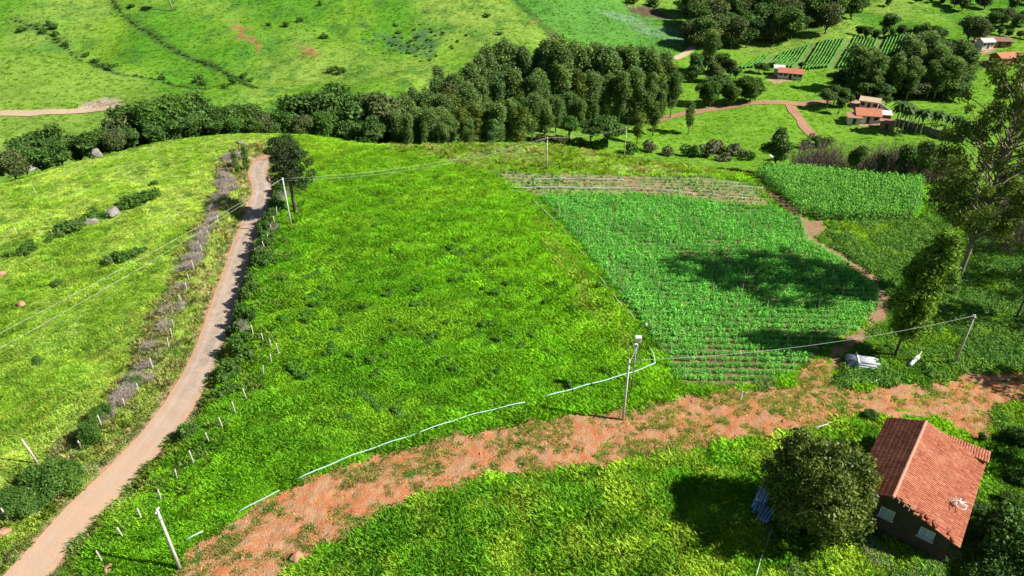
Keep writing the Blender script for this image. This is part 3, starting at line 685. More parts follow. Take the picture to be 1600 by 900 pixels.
def shape_palm(h=7.0):
    mb = MB(); lx = rng.normal()*.4; mb.tube([(0, 0, -.3), (lx*.3, 0, h*.5), (lx, 0, h)], [.2, .15, .12], 6); V_, F_, L_ = [], [], []
    for k in range(16):
        a = k*2.4; el = .9-1.2*(k/16); d = Vector((math.cos(a), math.sin(a), 0)); s = Vector((-d.y, d.x, 0)); ln = 2.6
        pts = [Vector((lx, 0, h))+d*ln*t*math.cos(el*.6)+Vector((0, 0, ln*(math.sin(el)*t-.75*t*t))) for t in (0, .3, .6, .85, 1)]; o = len(V_)
        for p, w in zip(pts, (.08, .42, .5, .3, .05)): V_ += [tuple(p-s*w+Vector((0, 0, -.12*w))), tuple(p), tuple(p+s*w+Vector((0, 0, -.12*w)))]
        for i in range(4):
            for j in range(2): F_.append((o+3*i+j, o+3*i+j+1, o+3*i+j+4, o+3*i+j+3)); L_.append(rng.random())
    return mb.mesh('trunk', palebark, True), from_np('crown', V_, F_, lm_palm, L_)
BROAD = [shape_broad(10, 3.2+.25*k, 11+k) for k in range(5)]
BROADLOW = [shape_broad(10, 3.4+.2*k, 15+k, trunk=1.0, flat=1.0, mat=(lm_broad, lm_broad, lm_broad, lm_bush, lm_broad2)[k]) for k in range(5)]
BROADL = [shape_broad(10, 3.4, 12, mat=lm_light), shape_broad(10, 3.2, 11, mat=lm_bush)]
EUC = [shape_euc(20, 2.7+.2*k, 18+k) for k in range(6)]
DOME = [shape_broad(16, 4.6+.3*k, 17, 95, .34, (lm_euc, lm_broad2, lm_euc)[k], 5.5, .8, palebark) for k in range(3)]
EUCO = [shape_euc(20, 2.8, 18, mat=lm_olive), shape_euc(20, 2.6, 17, mat=lm_light)]
COLUMN = [shape_euc(10, 1.5, 12, 120, .3, lm_bush, .08), shape_euc(10, 1.7, 13, 110, .3, lm_light, .1)]
BUSH = [shape_bush() for k in range(4)]; BUSHL = [shape_bush(mat=lm_light) for k in range(2)]; BUSHG = [shape_bush(mat=lm_grey) for k in range(2)]
WEED = [shape_bush(1.0, 1.1, 9, 300, .16, lm_weed) for k in range(3)]
BIGBUSH = [shape_bush(3.2, 2.3, 22, 2300, .15) for k in range(2)]
BARE = [shape_bare() for k in range(4)]; DRY = [shape_bare(1.3, 1.0, 22, drybark, .022, 12) for k in range(4)]
PALM = [shape_palm() for k in range(3)]
def plant(name, kinds, loc, s, sz, label, cat, group=None, rz=None, tilt=(0, 0)):
    parts = random.choice(kinds); parts = parts if isinstance(parts, tuple) else (parts,)
    e = empty(name, loc, random.random()*6.28 if rz is None else rz, (s, s, sz)); e.rotation_euler[0], e.rotation_euler[1] = tilt
    for me in parts: put(me.name.split('.')[0], me, e)
    return tag(e, label, cat, group)
def by_top(px, py, y):
    """world spot at forward distance y whose upright reaches photo pixel (px, py)"""
    xd, f, d = ray(px, py); t = y/f; x = xd*t; z0 = float(zf(x, y)); return (x, y, z0), (CAMH-d*t)-z0
def by_base(px, py, pytop):
    p = at(px, py); return tuple(p), (CAMH-p[1]*rr(pytop))-p[2]
#PART3
# ------------------------------------------------------------------ trees
def row_trees(lst, name, kinds, base_h, label, cat, group, wmul=1.0, hmul=1.0):
    for px, py, y in lst:
        loc, h = by_top(px, py, y); h = max(h, 3.0)*hmul; s = h/base_h*(.85+.3*random.random())*wmul
        plant(name, kinds, loc, s, h/base_h, label, cat, group)
def jitter(pts, jx=6, jp=5, jy=4): return [(a+random.uniform(-jx, jx), b+random.uniform(-jp, jp), c+random.uniform(-jy, jy)) for a, b, c in pts]
# dark belt along the hollow behind the left pasture
belt = [(5, 232, 124), (25, 226, 128), (-25, 240, 122), (48, 208, 142), (66, 196, 146), (85, 214, 138), (108, 204, 143), (128, 206, 141), (146, 198, 146), (160, 203, 142), (178, 184, 150), (196, 172, 152), (212, 160, 156), (228, 162, 152), (246, 156, 158), (262, 150, 158), (282, 140, 160), (300, 144, 162), (316, 158, 158), (334, 166, 158), (352, 168, 160), (371, 164, 160), (388, 166, 162), (404, 176, 158), (230, 185, 147), (262, 182, 150), (296, 178, 152), (330, 184, 152), (200, 194, 144), (170, 205, 140), (365, 184, 152), (395, 186, 153)]
row_trees(jitter(belt, 3, 3, 2), 'broadleaf_tree', BROADLOW, 10, 'dark green broadleaf tree in the belt behind the left pasture', 'tree', 'trees of the dark belt in the left hollow', 1.25)
mid = [(422, 182, 158), (440, 170, 162), (456, 160, 165), (472, 146, 164), (488, 152, 166), (503, 150, 160), (520, 134, 166), (536, 142, 164), (552, 168, 160), (566, 150, 164), (580, 146, 168), (596, 150, 162), (612, 142, 170), (430, 194, 152), (470, 180, 152), (505, 178, 152), (540, 186, 150), (575, 182, 150)]
row_trees(jitter(mid, 3, 3, 2), 'broadleaf_tree', BROADLOW, 10, 'dark rounded tree between the lone crooked tree and the tall grove', 'tree', 'rounded trees left of the tall grove', 1.15)
back = [(632, 148, 178), (648, 140, 182), (664, 136, 184), (680, 126, 188), (697, 122, 190), (715, 118, 192), (730, 104, 196), (744, 90, 200), (760, 80, 204), (776, 70, 206), (792, 69, 206), (808, 72, 206), (824, 80, 206), (840, 76, 208), (856, 66, 210), (870, 58, 210), (886, 66, 210), (901, 76, 212), (916, 72, 212), (931, 74, 214), (946, 80, 214), (960, 78, 214), (975, 76, 216), (990, 72, 216), (1005, 74, 216), (1019, 76, 216), (1034, 82, 217), (1047, 94, 217), (1054, 112, 216), (686, 108, 200), (866, 72, 204), (1028, 100, 212)]
row_trees(jitter(back, 3, 3, 2), 'eucalyptus_tree', EUC+EUC+[EUCO[0]], 20, 'tall grey-green eucalyptus in the back of the big grove', 'tree', 'tall eucalyptus in the back of the grove', 1.2)
row_trees(jitter([(668, 146, 174), (706, 124, 186), (748, 96, 198), (782, 69, 205), (862, 58, 208), (940, 74, 212), (690, 168, 162)], 4, 3, 2), 'spreading_eucalyptus', DOME, 16, 'broad-crowned eucalyptus spreading above the grove', 'tree', 'broad crowns of the grove', 1.0)
midg = [(640, 165, 168), (660, 160, 170), (682, 150, 172), (704, 146, 176), (728, 136, 180), (752, 124, 184), (778, 116, 188), (802, 112, 190), (826, 116, 192), (850, 112, 196), (876, 104, 200), (900, 108, 202), (924, 112, 204), (948, 116, 206), (972, 112, 208), (996, 110, 208), (1018, 118, 209), (1040, 130, 209), (950, 145, 205), (985, 148, 206), (1015, 150, 206)]
row_trees(jitter(midg, 4, 4, 2), 'eucalyptus_tree', EUC+[EUCO[0]], 20, 'grey-green eucalyptus in the middle of the big grove', 'tree', 'eucalyptus in the middle of the grove', 1.25)
front = [(618, 176, 156), (634, 182, 152), (650, 172, 158), (668, 176, 154), (686, 168, 160), (704, 180, 154), (722, 170, 160), (740, 164, 164), (758, 160, 166), (776, 164, 164), (794, 156, 172), (812, 162, 170), (832, 150, 180), (852, 158, 182), (872, 150, 190), (893, 150, 195), (912, 158, 196), (934, 160, 198), (660, 192, 150), (696, 194, 150), (735, 190, 152), (772, 186, 154)]
row_trees(jitter(front, 3, 4, 2), 'young_eucalyptus', [EUC[0], EUC[2], EUCO[0], EUCO[1], EUC[4]], 20, 'shorter young eucalyptus along the front of the grove', 'tree', 'young eucalyptus along the front of the grove', 1.5)
for px, pb, pt, kinds, nm, lab, w in [(800, 212, 150, BROAD, 'broadleaf_tree', 'dark tree at the right front foot of the grove', .8), (818, 208, 152, BROAD, 'broadleaf_tree', 'dark round tree in shade beside the light green round tree', .9),
        (857, 190, 146, EUCO, 'young_eucalyptus', 'slender yellow-green tree before the grove', 1.6), (889, 222, 178, BROADL, 'round_tree', 'light green round tree in front of the grove', 1.35),
        (922, 226, 190, BROAD, 'small_tree', 'small dark tree right of the light green round tree', 1.2), (948, 230, 186, BROAD, 'small_tree', 'dark spreading tree in front of the grove', 1.5),
        (995, 225, 176, EUCO, 'young_eucalyptus', 'young bright tree right of the dark spreading tree', 1.6), (1020, 212, 158, EUCO, 'young_eucalyptus', 'ragged yellow-green tree at the right foot of the grove', 1.8),
        (1075, 210, 158, EUCO, 'young_eucalyptus', 'slim lone tree on the valley meadow beyond the grove', 1.5), (1222, 268, 204, BROAD, 'lone_tree', 'lone dark tree with bare trunk behind the corn', .8),
        (1423, 281, 222, BROAD, 'lone_tree', 'dark thin-trunked tree left of the pair behind the corn', .7), (1450, 284, 224, BROAD, 'lone_tree', 'dark thin-trunked tree right of the pair behind the corn', .7),
        (1345, 270, 228, BROAD, 'small_tree', 'small dark tree among the bare brown shrubs', .55), (1382, 272, 236, BROAD, 'small_tree', 'low dark tree between bare shrubs left of the pair', .55)]:
    loc, h = by_top(px, pt, 122-(px-1222)*.02) if px > 1200 else by_base(px, pb, pt); b = 20 if kinds is EUCO else 10
    plant(nm, kinds, loc, h/b*w, h/b, lab, 'tree')
# woods above the planted rows
for k in range(110):
    px = random.uniform(1072, 1335); row = k % 6; y0 = float(at(px, float(np.interp(px, [1072, 1100, 1200, 1330], [84, 86, 84, 54])))[1])+9+row*13+random.uniform(-3, 3)
    x_ = (px-800)/FPX*(CP*y0+SP*65); h = random.uniform(9.5, 15); plant('wood_tree', BROADLOW, (x_, y0, float(zf(x_, y0))), h/10*random.uniform(1.0, 1.35), h/10, 'dark tree in the dense wood above the planted rows', 'tree', 'trees of the dark wood above the rows')
W2 = [(1340+i*13+random.uniform(-4, 4), random.uniform(-18, 2), random.uniform(345, 362)) for i in range(22)]+[(1345+i*13, 44+random.uniform(-4, 4)-i*.6, 306+random.uniform(-2, 2)) for i in range(9)]
row_trees(W2, 'hedge_tree', BROADLOW, 10, 'small dark tree in the far hedgerows at the upper right', 'tree', 'far hedgerow trees at the upper right', 1.2)
W3 = [(1558, 18, 318), (1575, 12, 318), (1592, 20, 318), (1540, 25, 322), (1610, 15, 320), (1525, 22, 300), (1533, 30, 298), (1550, 44, 306), (1566, 42, 305), (1580, 46, 303), (1596, 48, 302), (1606, 52, 300), (1393, 20, 312), (1455, 36, 296), (1468, 40, 292)]
row_trees(W3, 'hedge_tree', BROADLOW, 10, 'dark tree around the far red-earth yard', 'tree', 'trees around the far red-earth yard', 1.3)
loc, h = by_top(1115, 46, 266); plant('tall_tree', [EUC[1]], loc, h/20*1.5, h/20, 'tall pointed tree standing left of the planted rows', 'tree')
row_trees([(1090, 84, 262), (1102, 78, 266), (1132, 82, 266), (1146, 92, 262), (1085, 100, 256), (1120, 98, 256), (1152, 104, 258)], 'dark_tree', BROADLOW, 10, 'dark tree at the foot of the tall pointed tree', 'tree', 'dark trees round the tall pointed tree', 1.15)
row_trees([(1107, 122, 228), (1122, 120, 230), (1138, 119, 231), (1154, 120, 231), (1170, 120, 231), (1186, 122, 231), (1115, 128, 226), (1146, 128, 227), (1178, 128, 228)], 'hedge_tree', BROADLOW[3:4]+BROADLOW[:1], 10, 'even mid-green tree in the clipped row by the valley road', 'tree', 'row of even trees by the valley road', 1.0)
# clump behind the far farm
cl = [(1346+i*8.8+random.uniform(-3, 3), float(np.interp(i, [0, 7, 11, 19], [104, 90, 80, 86]))+random.uniform(-4, 4), 253) for i in range(20)]+[(1326+i*10.5+random.uniform(-3, 3), 98+random.uniform(-5, 5), 245) for i in range(19)]+[(1350+i*11+random.uniform(-3, 3), 114+random.uniform(-6, 6), 237) for i in range(15)]+[(1444, 56, 278), (1458, 52, 280), (1470, 46, 280), (1484, 52, 278), (1498, 60, 274), (1432, 64, 274)]
row_trees(jitter(cl, 3, 3, 2), 'farm_tree', EUC[:3]+BROADLOW, 13, 'large dark tree in the clump behind the far farmhouse', 'tree', 'large trees behind the far farmhouse', 1.9)
row_trees([(1298, 140, 226), (1310, 132, 229), (1322, 136, 228), (1332, 146, 226), (1316, 152, 222), (1378, 146, 230), (1388, 150, 228)], 'garden_tree', BROAD+BROADL, 10, 'bushy tree beside the far farmhouse', 'tree', 'bushy trees beside the far farmhouse', 1.3)
row_trees([(1188, 97, 265), (1196, 100, 264), (1207, 101, 268), (1252, 108, 270)], 'garden_tree', BROAD, 10, 'small dark tree beside the long red-roofed cottage', 'tree', 'small trees beside the long cottage', 1.3)
pal = [(1408+i*7.4+random.uniform(-2, 2), 160+i*1.9+random.uniform(-3, 3), 206-i*.35) for i in range(15)]+[(1420+i*9, 168+i*2.2, 212-i*.3) for i in range(9)]
row_trees(jitter(pal, 2, 2, 2), 'palm_tree', PALM, 7.6, 'feathery palm in the rows below the dark clump', 'palm', 'palms planted beside the far farm', 1.0)
# bushes behind the crest
for px, pb, w, h, kinds in [(1083, 246, 3.0, 2.6, BUSH), (1105, 244, 3.2, 3.0, BUSHG), (1122, 240, 3.0, 2.8, BUSHG), (1140, 242, 2.6, 2.4, BUSHG), (1168, 250, 1.8, 2.2, BUSH), (1132, 252, 2.0, 1.6, BUSHG), (1012, 238, 2.4, 2.0, BUSHG), (1040, 243, 2.2, 1.5, BUSHG), (985, 240, 2.4, 2.2, BUSH), (940, 232, 2.2, 2.0, BUSH), (905, 228, 2.0, 1.6, BUSH), (870, 224, 2.2, 1.8, BUSHG), (848, 220, 2.0, 1.4, BUSHG), (1160, 244, 1.8, 1.4, BUSHG), (1290, 230, 2.4, 2.2, BUSH), (1275, 226, 2.2, 2.0, BUSH), (1255, 232, 2.0, 1.6, BUSHG)]:
    plant('bush', kinds, tuple(at(px, pb)), w/1.15, h/1.1, 'rounded bush on the slope just beyond the crop fields', 'bush', 'bushes beyond the crop fields')
for k in range(90):
    px = random.uniform(1245, 1495); loc, h = by_top(px, random.uniform(222, 252)+(px-1240)*.035, random.uniform(121, 131)-(px-1245)*.018); h = max(h, 2.6)*1.15
    plant('bare_shrub', BARE, loc, random.uniform(1.0, 1.6), h/3.2, 'leafless brown shrub behind the corn field', 'shrub', 'leafless brown shrubs behind the corn')
for k in range(46):
    px = random.uniform(1530, 1650); pb = random.uniform(330, 405)
    plant('bare_sapling', BARE, tuple(at(px, pb)), random.uniform(.7, 1.1), random.uniform(1.5, 2.6), 'leafless reddish-brown sapling in the dry stand at the right edge', 'sapling', 'dry brown saplings at the right edge')
for P, stp, grp, lab in ((HEDGE, 1, 'tufts of the hedge line on the far hill', 'low dark tuft in the straight hedge line down the far hill'), (GULLY, 1, 'tufts along the far left gully', 'low dark tuft along the gully on the far left hill')):
    for q in P[::stp]:
        s_ = random.uniform(.35, .85); plant('hedge_tuft', BUSH, (q[0]+random.uniform(-.5, .5), q[1]+random.uniform(-.5, .5), float(zf(*q))-.1), s_, s_*.6, lab, 'bush', grp)
# hillside and gully shrubs
hs = [(36, 48), (68, 52), (84, 46), (88, 55), (104, 72), (137, 88), (148, 100), (160, 106), (172, 110), (255, 125), (312, 128), (318, 134), (382, 122), (392, 128), (205, 12), (78, 41), (500, 8), (762, 26), (781, 54), (420, 40), (448, 42), (470, 34), (508, 60), (525, 110), (518, 112), (535, 114), (350, 138), (365, 132)]
for px, py in hs: plant('hill_bush', BUSH, tuple(at(px, py)), random.uniform(.8, 1.7), random.uniform(.8, 1.6), 'small dark bush dotted on the far hillside', 'bush', 'small dark bushes on the far hillside')
for k in range(60):
    px = random.gauss(655, 30); py = random.gauss(66, 13); plant('hill_weed', BUSH, tuple(at(px, py)), random.uniform(.35, .75), random.uniform(.3, .6), 'low dark weed in the overgrown patch on the hill', 'weed', 'weeds of the overgrown hill patch')
p = at(270, 17); mb = MB(); mb.tube([(0, 0, -.3), (-.3, 0, 5), (-.9, .2, 10)], [.28, .22, .15], 7)
t = empty('pale_tree', tuple(p)); mb.build('trunk', palebark, t, True); cr = put('crown', BROAD[0][1], t, (-.9, 0, 5.5), None, (.75, .75, .65)); tag(t, 'pale-trunked tree alone at the top of the far hill', 'tree')
p = at(1028, 6)
for px, py, lab in [(990, 6, 'dark round bush left above the brown plot'), (1018, 10, 'dark round bush right above the brown plot')]: plant('round_bush', BUSH, tuple(at(px, py)), 2.6, 2.4, lab, 'bush')
# the crooked dark tree by the bend in the road
p = at(461, 332); h = CAMH-p[1]*rr(214)-p[2]; mb = MB(); L = []
mb.tube([(0, 0, -.4), (.1, 0, h*.3), (-.2, 0, h*.6), (-.1, 0, h*.92)], [.30, .25, .2, .08], 8)
for k in range(34):
    a = k*2.4; tz = .42+.55*(k/33); r = 2.5*math.sqrt(max(0, 1-((tz-.72)/.36)**2))*(.55+.5*rng.random()); e = (math.cos(a)*r, math.sin(a)*r, h*tz)
    L.append(e+(.85+.3*rng.random(), .5+.2*rng.random())); limb(mb, (0, 0, h*(tz-.12)), e, .07, .03, .12)
for e in [(3.3, .5, h*.66), (3.7, -.4, h*.55), (3.0, .3, h*.44), (-2.9, .2, h*.45), (2.2, -1, h*.40)]: L.append(e+(.8, .7)); limb(mb, (0, 0, h*.4), e, .06, .03)
v, f, lv = lump_cards(L, 300, .17, .45, .4, -.6); t = empty('crooked_tree', tuple(p)); mb.build('trunk', bark, t, True); put('crown', from_np('crown', v, f, lm_dark, lv), t)
tag(t, 'dark open-crowned tree by the bend at the far end of the road', 'tree')
# columnar shrubs left of the bend and roadside bushes
for px, pb, pt, lab in [(372, 272, 237, 'narrow dark shrub at the bend, left of its twin'), (386, 268, 229, 'narrow dark shrub at the bend, right of its twin')]:
    loc, h = by_base(px, pb, pt); plant('narrow_shrub', [COLUMN[0]], loc, h/10*1.25, h/10, lab, 'shrub')
for px, pb, w, h, lab in [(95, 765, 3.6, 2.6, 'large green roadside bush at the lower left'), (146, 692, 2.0, 2.6, 'upright dark green bush beside the left fence'), (45, 788, 2.8, 1.7, 'low dark bush left of the large roadside bush'), (160, 655, 1.6, 1.8, 'leafy bush just behind the upright one'), (5, 790, 2.2, 1.7, 'dark bush cut by the lower left picture edge'), (212, 602, 1.5, 1.0, 'low dark green bush by the left fence, midway')]:
    plant('roadside_bush', BIGBUSH, tuple(at(px, pb)), w/4.2, h/3.2, lab, 'bush')
for k in range(150):
    s = random.uniform(22, 128); i = int(np.argmin(np.abs(np.cumsum(np.r_[0, np.linalg.norm(np.diff(ROAD, axis=0), axis=1)])-s))); t_ = ROAD[min(i+1, len(ROAD)-1)]-ROAD[i-1]; t_ /= np.linalg.norm(t_); nl = np.array([-t_[1], t_[0]])
    q = ROAD[i]+nl*random.gauss(5.5, .65); plant('dry_shrub', DRY, (q[0], q[1], float(zf(*q))-.05), random.uniform(.6, 1.25), random.uniform(.45, .95), 'greyish dry shrub in the verge left of the road', 'shrub', 'dry shrubs left of the road')
for k in range(40):
    s = random.uniform(20, 118); i = int(np.argmin(np.abs(np.cumsum(np.r_[0, np.linalg.norm(np.diff(ROAD, axis=0), axis=1)])-s))); t_ = ROAD[min(i+1, len(ROAD)-1)]-ROAD[i-1]; t_ /= np.linalg.norm(t_); nl = np.array([t_[1], -t_[0]])
    q = ROAD[i]+nl*random.uniform(3.4, 5.6); dry = random.random() < .35
    plant('verge_bush', DRY if dry else BUSH, (q[0], q[1], float(zf(*q))-.05), random.uniform(.6, 1.1), random.uniform(.6, 1.15), 'greyish dry shrub on the bank right of the road' if dry else 'green bush on the bank right of the road', 'bush', 'dry shrubs right of the road' if dry else 'green bushes right of the road')
for px, py, s, hh in [(376, 545, 1.3, 1.1), (366, 580, 1.1, .9), (386, 560, 1.1, 1.0), (360, 612, .9, .7)]: plant('bank_bush', BUSH, tuple(at(px, py)), s, hh, 'dark bush in the thicket on the bank right of the road', 'bush', 'bank thicket right of the road')
ARC = np.cumsum(np.r_[0, np.linalg.norm(np.diff(ROAD, axis=0), axis=1)])
for k in range(70):
    yy = random.uniform(69, 112); i = int(np.argmin(np.abs(ROAD[:, 1]-yy))); t_ = ROAD[i+1]-ROAD[i-1]; t_ /= np.linalg.norm(t_); q = ROAD[i]+np.array([t_[1], -t_[0]])*random.uniform(2.7, 3.9)
    plant('bank_bush', BUSH, (q[0], q[1], float(zf(*q))-.05), random.uniform(.55, .9), random.uniform(.7, 1.25), 'small bush on the steep bank shading the road', 'bush', 'small bushes on the steep bank')
# bush line across the left pasture
for px, py, s in [(18, 402, .7), (38, 398, .8), (50, 390, 1.1), (82, 376, .8), (98, 370, .9), (108, 362, 1.5), (118, 358, 1.4), (127, 352, 1.0), (155, 342, 1.5), (196, 326, 1.2), (208, 322, 1.5), (220, 318, 1.6), (234, 312, 1.3), (242, 308, 1.0), (175, 412, 1.0), (190, 408, 1.2), (206, 402, 1.0), (222, 394, .8), (88, 445, .6), (60, 565, .6), (240, 290, .7)]:
    plant('pasture_bush', BUSH+BUSHL[:1], tuple(at(px, py)), s, s*.75, 'low bush in the broken line across the left pasture', 'bush', 'low bushes across the left pasture')
# weeds standing in the main pasture
for k in range(95):
    if k < 60: px, py = random.uniform(430, 800), random.uniform(380, 600)
    else: px, py = random.uniform(480, 960), random.uniform(300, 660)
    q = at(px, py)
    if bare(q[:1], q[1:2])[0] or hidden_field(q[:1], q[1:2])[0] or q[0] > 18 or q[0] < np.interp(q[1], ROAD[:, 1], ROAD[:, 0])+6: continue
    plant('pasture_weed', WEED, tuple(q), random.uniform(.3, .75), random.uniform(.4, .9), 'leafy weed standing above the grass of the middle pasture', 'weed', 'leafy weeds in the middle pasture')
# ------------------------------------------------------------------ the large near trees
R = 4.45; L = []
for k in range(150):
    z = 1-2*(k+.5)/150; a = k*2.39996; r = math.sqrt(1-z*z); q = (.80+.17*rng.random())*(1+.09*math.sin(3*a+2*z)+.07*math.sin(5*a-4*z)-.10*max(0, z)**2); L.append((math.cos(a)*r*R*.93*q, math.sin(a)*r*R*.93*q, 5.0+z*R*.95*q, .62+.3*rng.random(), .55+.25*rng.random()))
v, f, lv = lump_cards(L, 330, .15, .5, .45, -.7, .6); keep = (v.reshape(-1, 4, 3)[:, :, 2].min(1) > .35); v = v.reshape(-1, 4, 3)[keep].reshape(-1, 3); f = np.arange(len(v)).reshape(-1, 4); lv = lv[keep]
mb = MB(); mb.tube([(0, 0, -.3), (.1, 0, 1.4), (0, 0, 5)], [.34, .28, .12], 8)
for l in L[::7]: limb(mb, (0, 0, 1.8), tuple(np.array(l[:3])*np.array([.8, .8, 1])), .11, .03)
t = empty('round_tree', (25.6, 40.6, float(zf(25.6, 40.6)))); mb.build('trunk', bark, t, True); put('crown', from_np('crown', v, f, lm_round, lv), t); tag(t, 'dense round dark green tree beside the tiled house', 'tree')
def hero_euc(base, h, w, lumps, dens, size, mat, label, clear=.3, lean=(0, 0), bk=palebark, fork=True, spread=1.0, cols=.34):
    L = []; mb = MB(); pts = [(lean[0]*t*t*h, lean[1]*t*t*h, h*t-.4*(t == 0)) for t in np.linspace(0, 1, 8)]
    mb.tube(pts, [h*.0105*(1-.85*t) for t in np.linspace(0, 1, 8)], 8)
    for k in range(lumps):
        t = (k+.5)/lumps; zt = clear+(1-clear)*t; c = (lean[0]*zt*zt*h, lean[1]*zt*zt*h); a = k*2.4+rng.random()*.8
        r = w*(1-.6*max(0, t-.5)/.5)*(.3+.75*rng.random())*min(1, .55+1.2*t); rr_ = w*cols*(.6+.6*rng.random())*(1.05-.35*t)
        e = (c[0]+math.cos(a)*r, c[1]+math.sin(a)*r, h*zt-rr_*.3); L.append(e+(rr_, rr_*1.15))
        limb(mb, (c[0]*.85, c[1]*.85, h*max(.12, zt-.13)), e, h*.0035, h*.0012, .12)
    v, f, lv = lump_cards(L, dens, size, .38, .15, -.9, .75, 1.0)
    t = empty('tall_eucalyptus', base); mb.build('trunk', bk, t, True); put('crown', from_np('crown', v, f, mat, lv), t); tag(t, label, 'tree'); return t
b = at(1487, 462); hero_euc(tuple(b), 30.5, 7.9, 120, 200, .24, lm_olive, 'tall open-crowned eucalyptus with pale limbs at the right edge', .36, (.0, .02), limbbark, cols=.16)
b = at(1398, 556); hero_euc(tuple(b), 15.8, 2.4, 84, 280, .22, lm_near, 'dense upright tree standing over the footpath', .26, (.075, .0), bark, cols=.46)
b = at(1586, 500); hero_euc(tuple(b), 14.0, 3.4, 30, 70, .26, lm_bush, 'dark-trunked tree cut by the right picture edge', .35, (.05, 0), bark, cols=.36)
for x_, y_, h_, w_, lab in [(84, 78, 24, 6.0, 'eucalyptus standing off the right picture edge'), (69, 57, 15, 4.5, 'tree shading the red yard from the right'), (60, 45, 14, 4.5, 'tree shading the right side of the house'), (61, 37, 13, 4.5, 'tree beyond the corner bush at the lower right'), (82, 66, 19, 5, 'tree shading the scrub behind the stayed pole')]:
    hero_euc((x_, y_, float(zf(x_, y_))), h_, w_, 44, 46, .32, lm_olive if h_ > 18 else lm_broad, lab, .2, (0, 0), palebark if h_ > 18 else bark, cols=.32)
for (px, py, s, hh, lab) in [(1578, 872, 2.3, 2.6, 'dense bush at the lower right corner'), (1545, 905, 1.6, 1.6, 'low bush below the corner bush'), (1592, 800, .9, .8, 'dark bush right of the house'), (1597, 690, 1.0, .9, 'shaded bush beside the red yard'), (1362, 652, .5, .5, 'small bush behind the left roof slope'), (1520, 800, .7, .7, 'small bush at the foot of the right wall'), (1588, 748, .8, .7, 'dark bush right of the roof')]:
    plant('yard_bush', BIGBUSH, tuple(at(px, py)), s*.55, hh*.55, lab, 'bush')
#PART4
# ------------------------------------------------------------------ poles and wires
concrete = solid('pale_concrete', (.52, .50, .46), (.38, .36, .33), 3.0, bump=.01)
steel = solid('galvanised', (.42, .44, .45), (.30, .32, .33), 4.0, .45, metal=.6)
white = solid('white_paint', (.78, .78, .76), (.60, .60, .58), 5.0, .6)
glassm = solid('meter_glass', (.10, .16, .22), (.06, .10, .15), 3, .15, spec=.5)
woodp = solid('weathered_post', (.50, .47, .42), (.30, .27, .23), 5.0, bump=.01)
stakem = solid('pale_stake', (.52, .44, .30), (.38, .31, .20), 3.0)
wirem = solid('bright_wire', (.45, .46, .44), (.36, .36, .35), 5.0, .5)
darkm = solid('dark_iron', (.05, .05, .05), (.03, .03, .03), 5, .5)
def pole(px, pb, pt, label, r0=.15, r1=.09, box=False, mat=concrete, arm=True):
    loc, h = by_base(px, pb, pt); t = empty('utility_pole', loc); mb = MB(); mb.tube([(0, 0, -.5), (0, 0, h*.5), (0, 0, h)], [r0, (r0+r1)/2, r1], 10); mb.build('shaft', mat, t, True)
    if arm:
        MB().box((0, 0, h-.35), (.12, .62, .10)).build('crossarm', darkm, t)
        for s in (-.24, .24): MB().tube([(0, s, h-.28), (0, s, h-.18), (0, s, h-.08)], [.045, .06, .03], 8).build('insulator', white, t)
    MB().tube([(0, 0, h*.84), (0, 0, h*.84+.09)], [r1+.045, r1+.045], 10).build('clamp', steel, t)
    tag(t, label, 'utility pole'); return Vector(loc)+Vector((0, 0, h-.1))
TOP_L = pole(282, 890, 795, 'pale concrete pole beside the road at the lower left')
TOP_C = pole(973, 657, 562, 'pale concrete pole standing on the edge of the bare strip')
TOP_R = pole(1490, 572, 492, 'weathered pole with a stay wire in the scrub at right', mat=woodp, r0=.13)
TOP_F = pole(455, 352, 278, 'slim pale pole in front of the dark open-crowned tree')
TOP_G = pole(854, 262, 214, 'far thin pole beyond the seedling strip, left of two', .13, .08)
TOP_H = pole(975, 246, 198, 'far thin pole beyond the seedling strip, right of two', .13, .08)
loc, h = by_base(986, 612, 525); t = empty('meter_pole', loc)
MB().tube([(0, 0, -.4), (0, 0, h-.9)], [.075, .06], 10).build('shaft', steel, t, True)
b_ = MB().box((.12, 0, h-.35), (.62, .42, .55)).build('meter_box', white, t); MB().box((.12, -.225, h-.36), (.40, .03, .34)).build('box_window', steel, b_)
MB().tube([(-.12, -.32, h-1.05), (-.12, -.05, h-1.05)], [.26, .24], 16).build('round_meter', white, t); MB().tube([(-.12, -.36, h-1.05), (-.12, -.325, h-1.05)], [.15, .15], 14).build('meter_dial', glassm, t)
for dz in (1.45, 1.65): MB().box((.02, 0, h-dz), (.55, .08, .06)).build('bracket', steel, t)
MB().tube([(0, 0, h-.95), (.05, 0, h-.6)], .05, 8).build('neck', steel, t)
tag(t, 'slim steel pole topped by white meter boxes', 'meter pole')
def wire(p, q, sag, label, r=.014, cat='wire', group=None, n=22):
    p, q = Vector(p), Vector(q); pts = [p.lerp(q, k/n)-Vector((0, 0, sag*4*(k/n)*(1-k/n))) for k in range(n+1)]
    return tag(MB().tube(pts, r, 5).build('power_line', wirem, None, True), label, cat, group)
wire(TOP_R, TOP_C, 1.1, 'single wire from the stayed pole to the concrete pole on the strip')
q = Vector((*plane_pt(0, 515, 6.0), 6.0)); d_ = (q-TOP_F); wire(TOP_F, TOP_F+d_*1.35, .5, 'upper of two wires crossing the left pasture', .014)
q = Vector((*plane_pt(0, 535, 6.0), 6.0)); d_ = (q-TOP_F); wire(TOP_F+Vector((0, .4, -.1)), TOP_F+Vector((0, .4, -.1))+d_*1.35, .8, 'lower of two wires crossing the left pasture', .014)
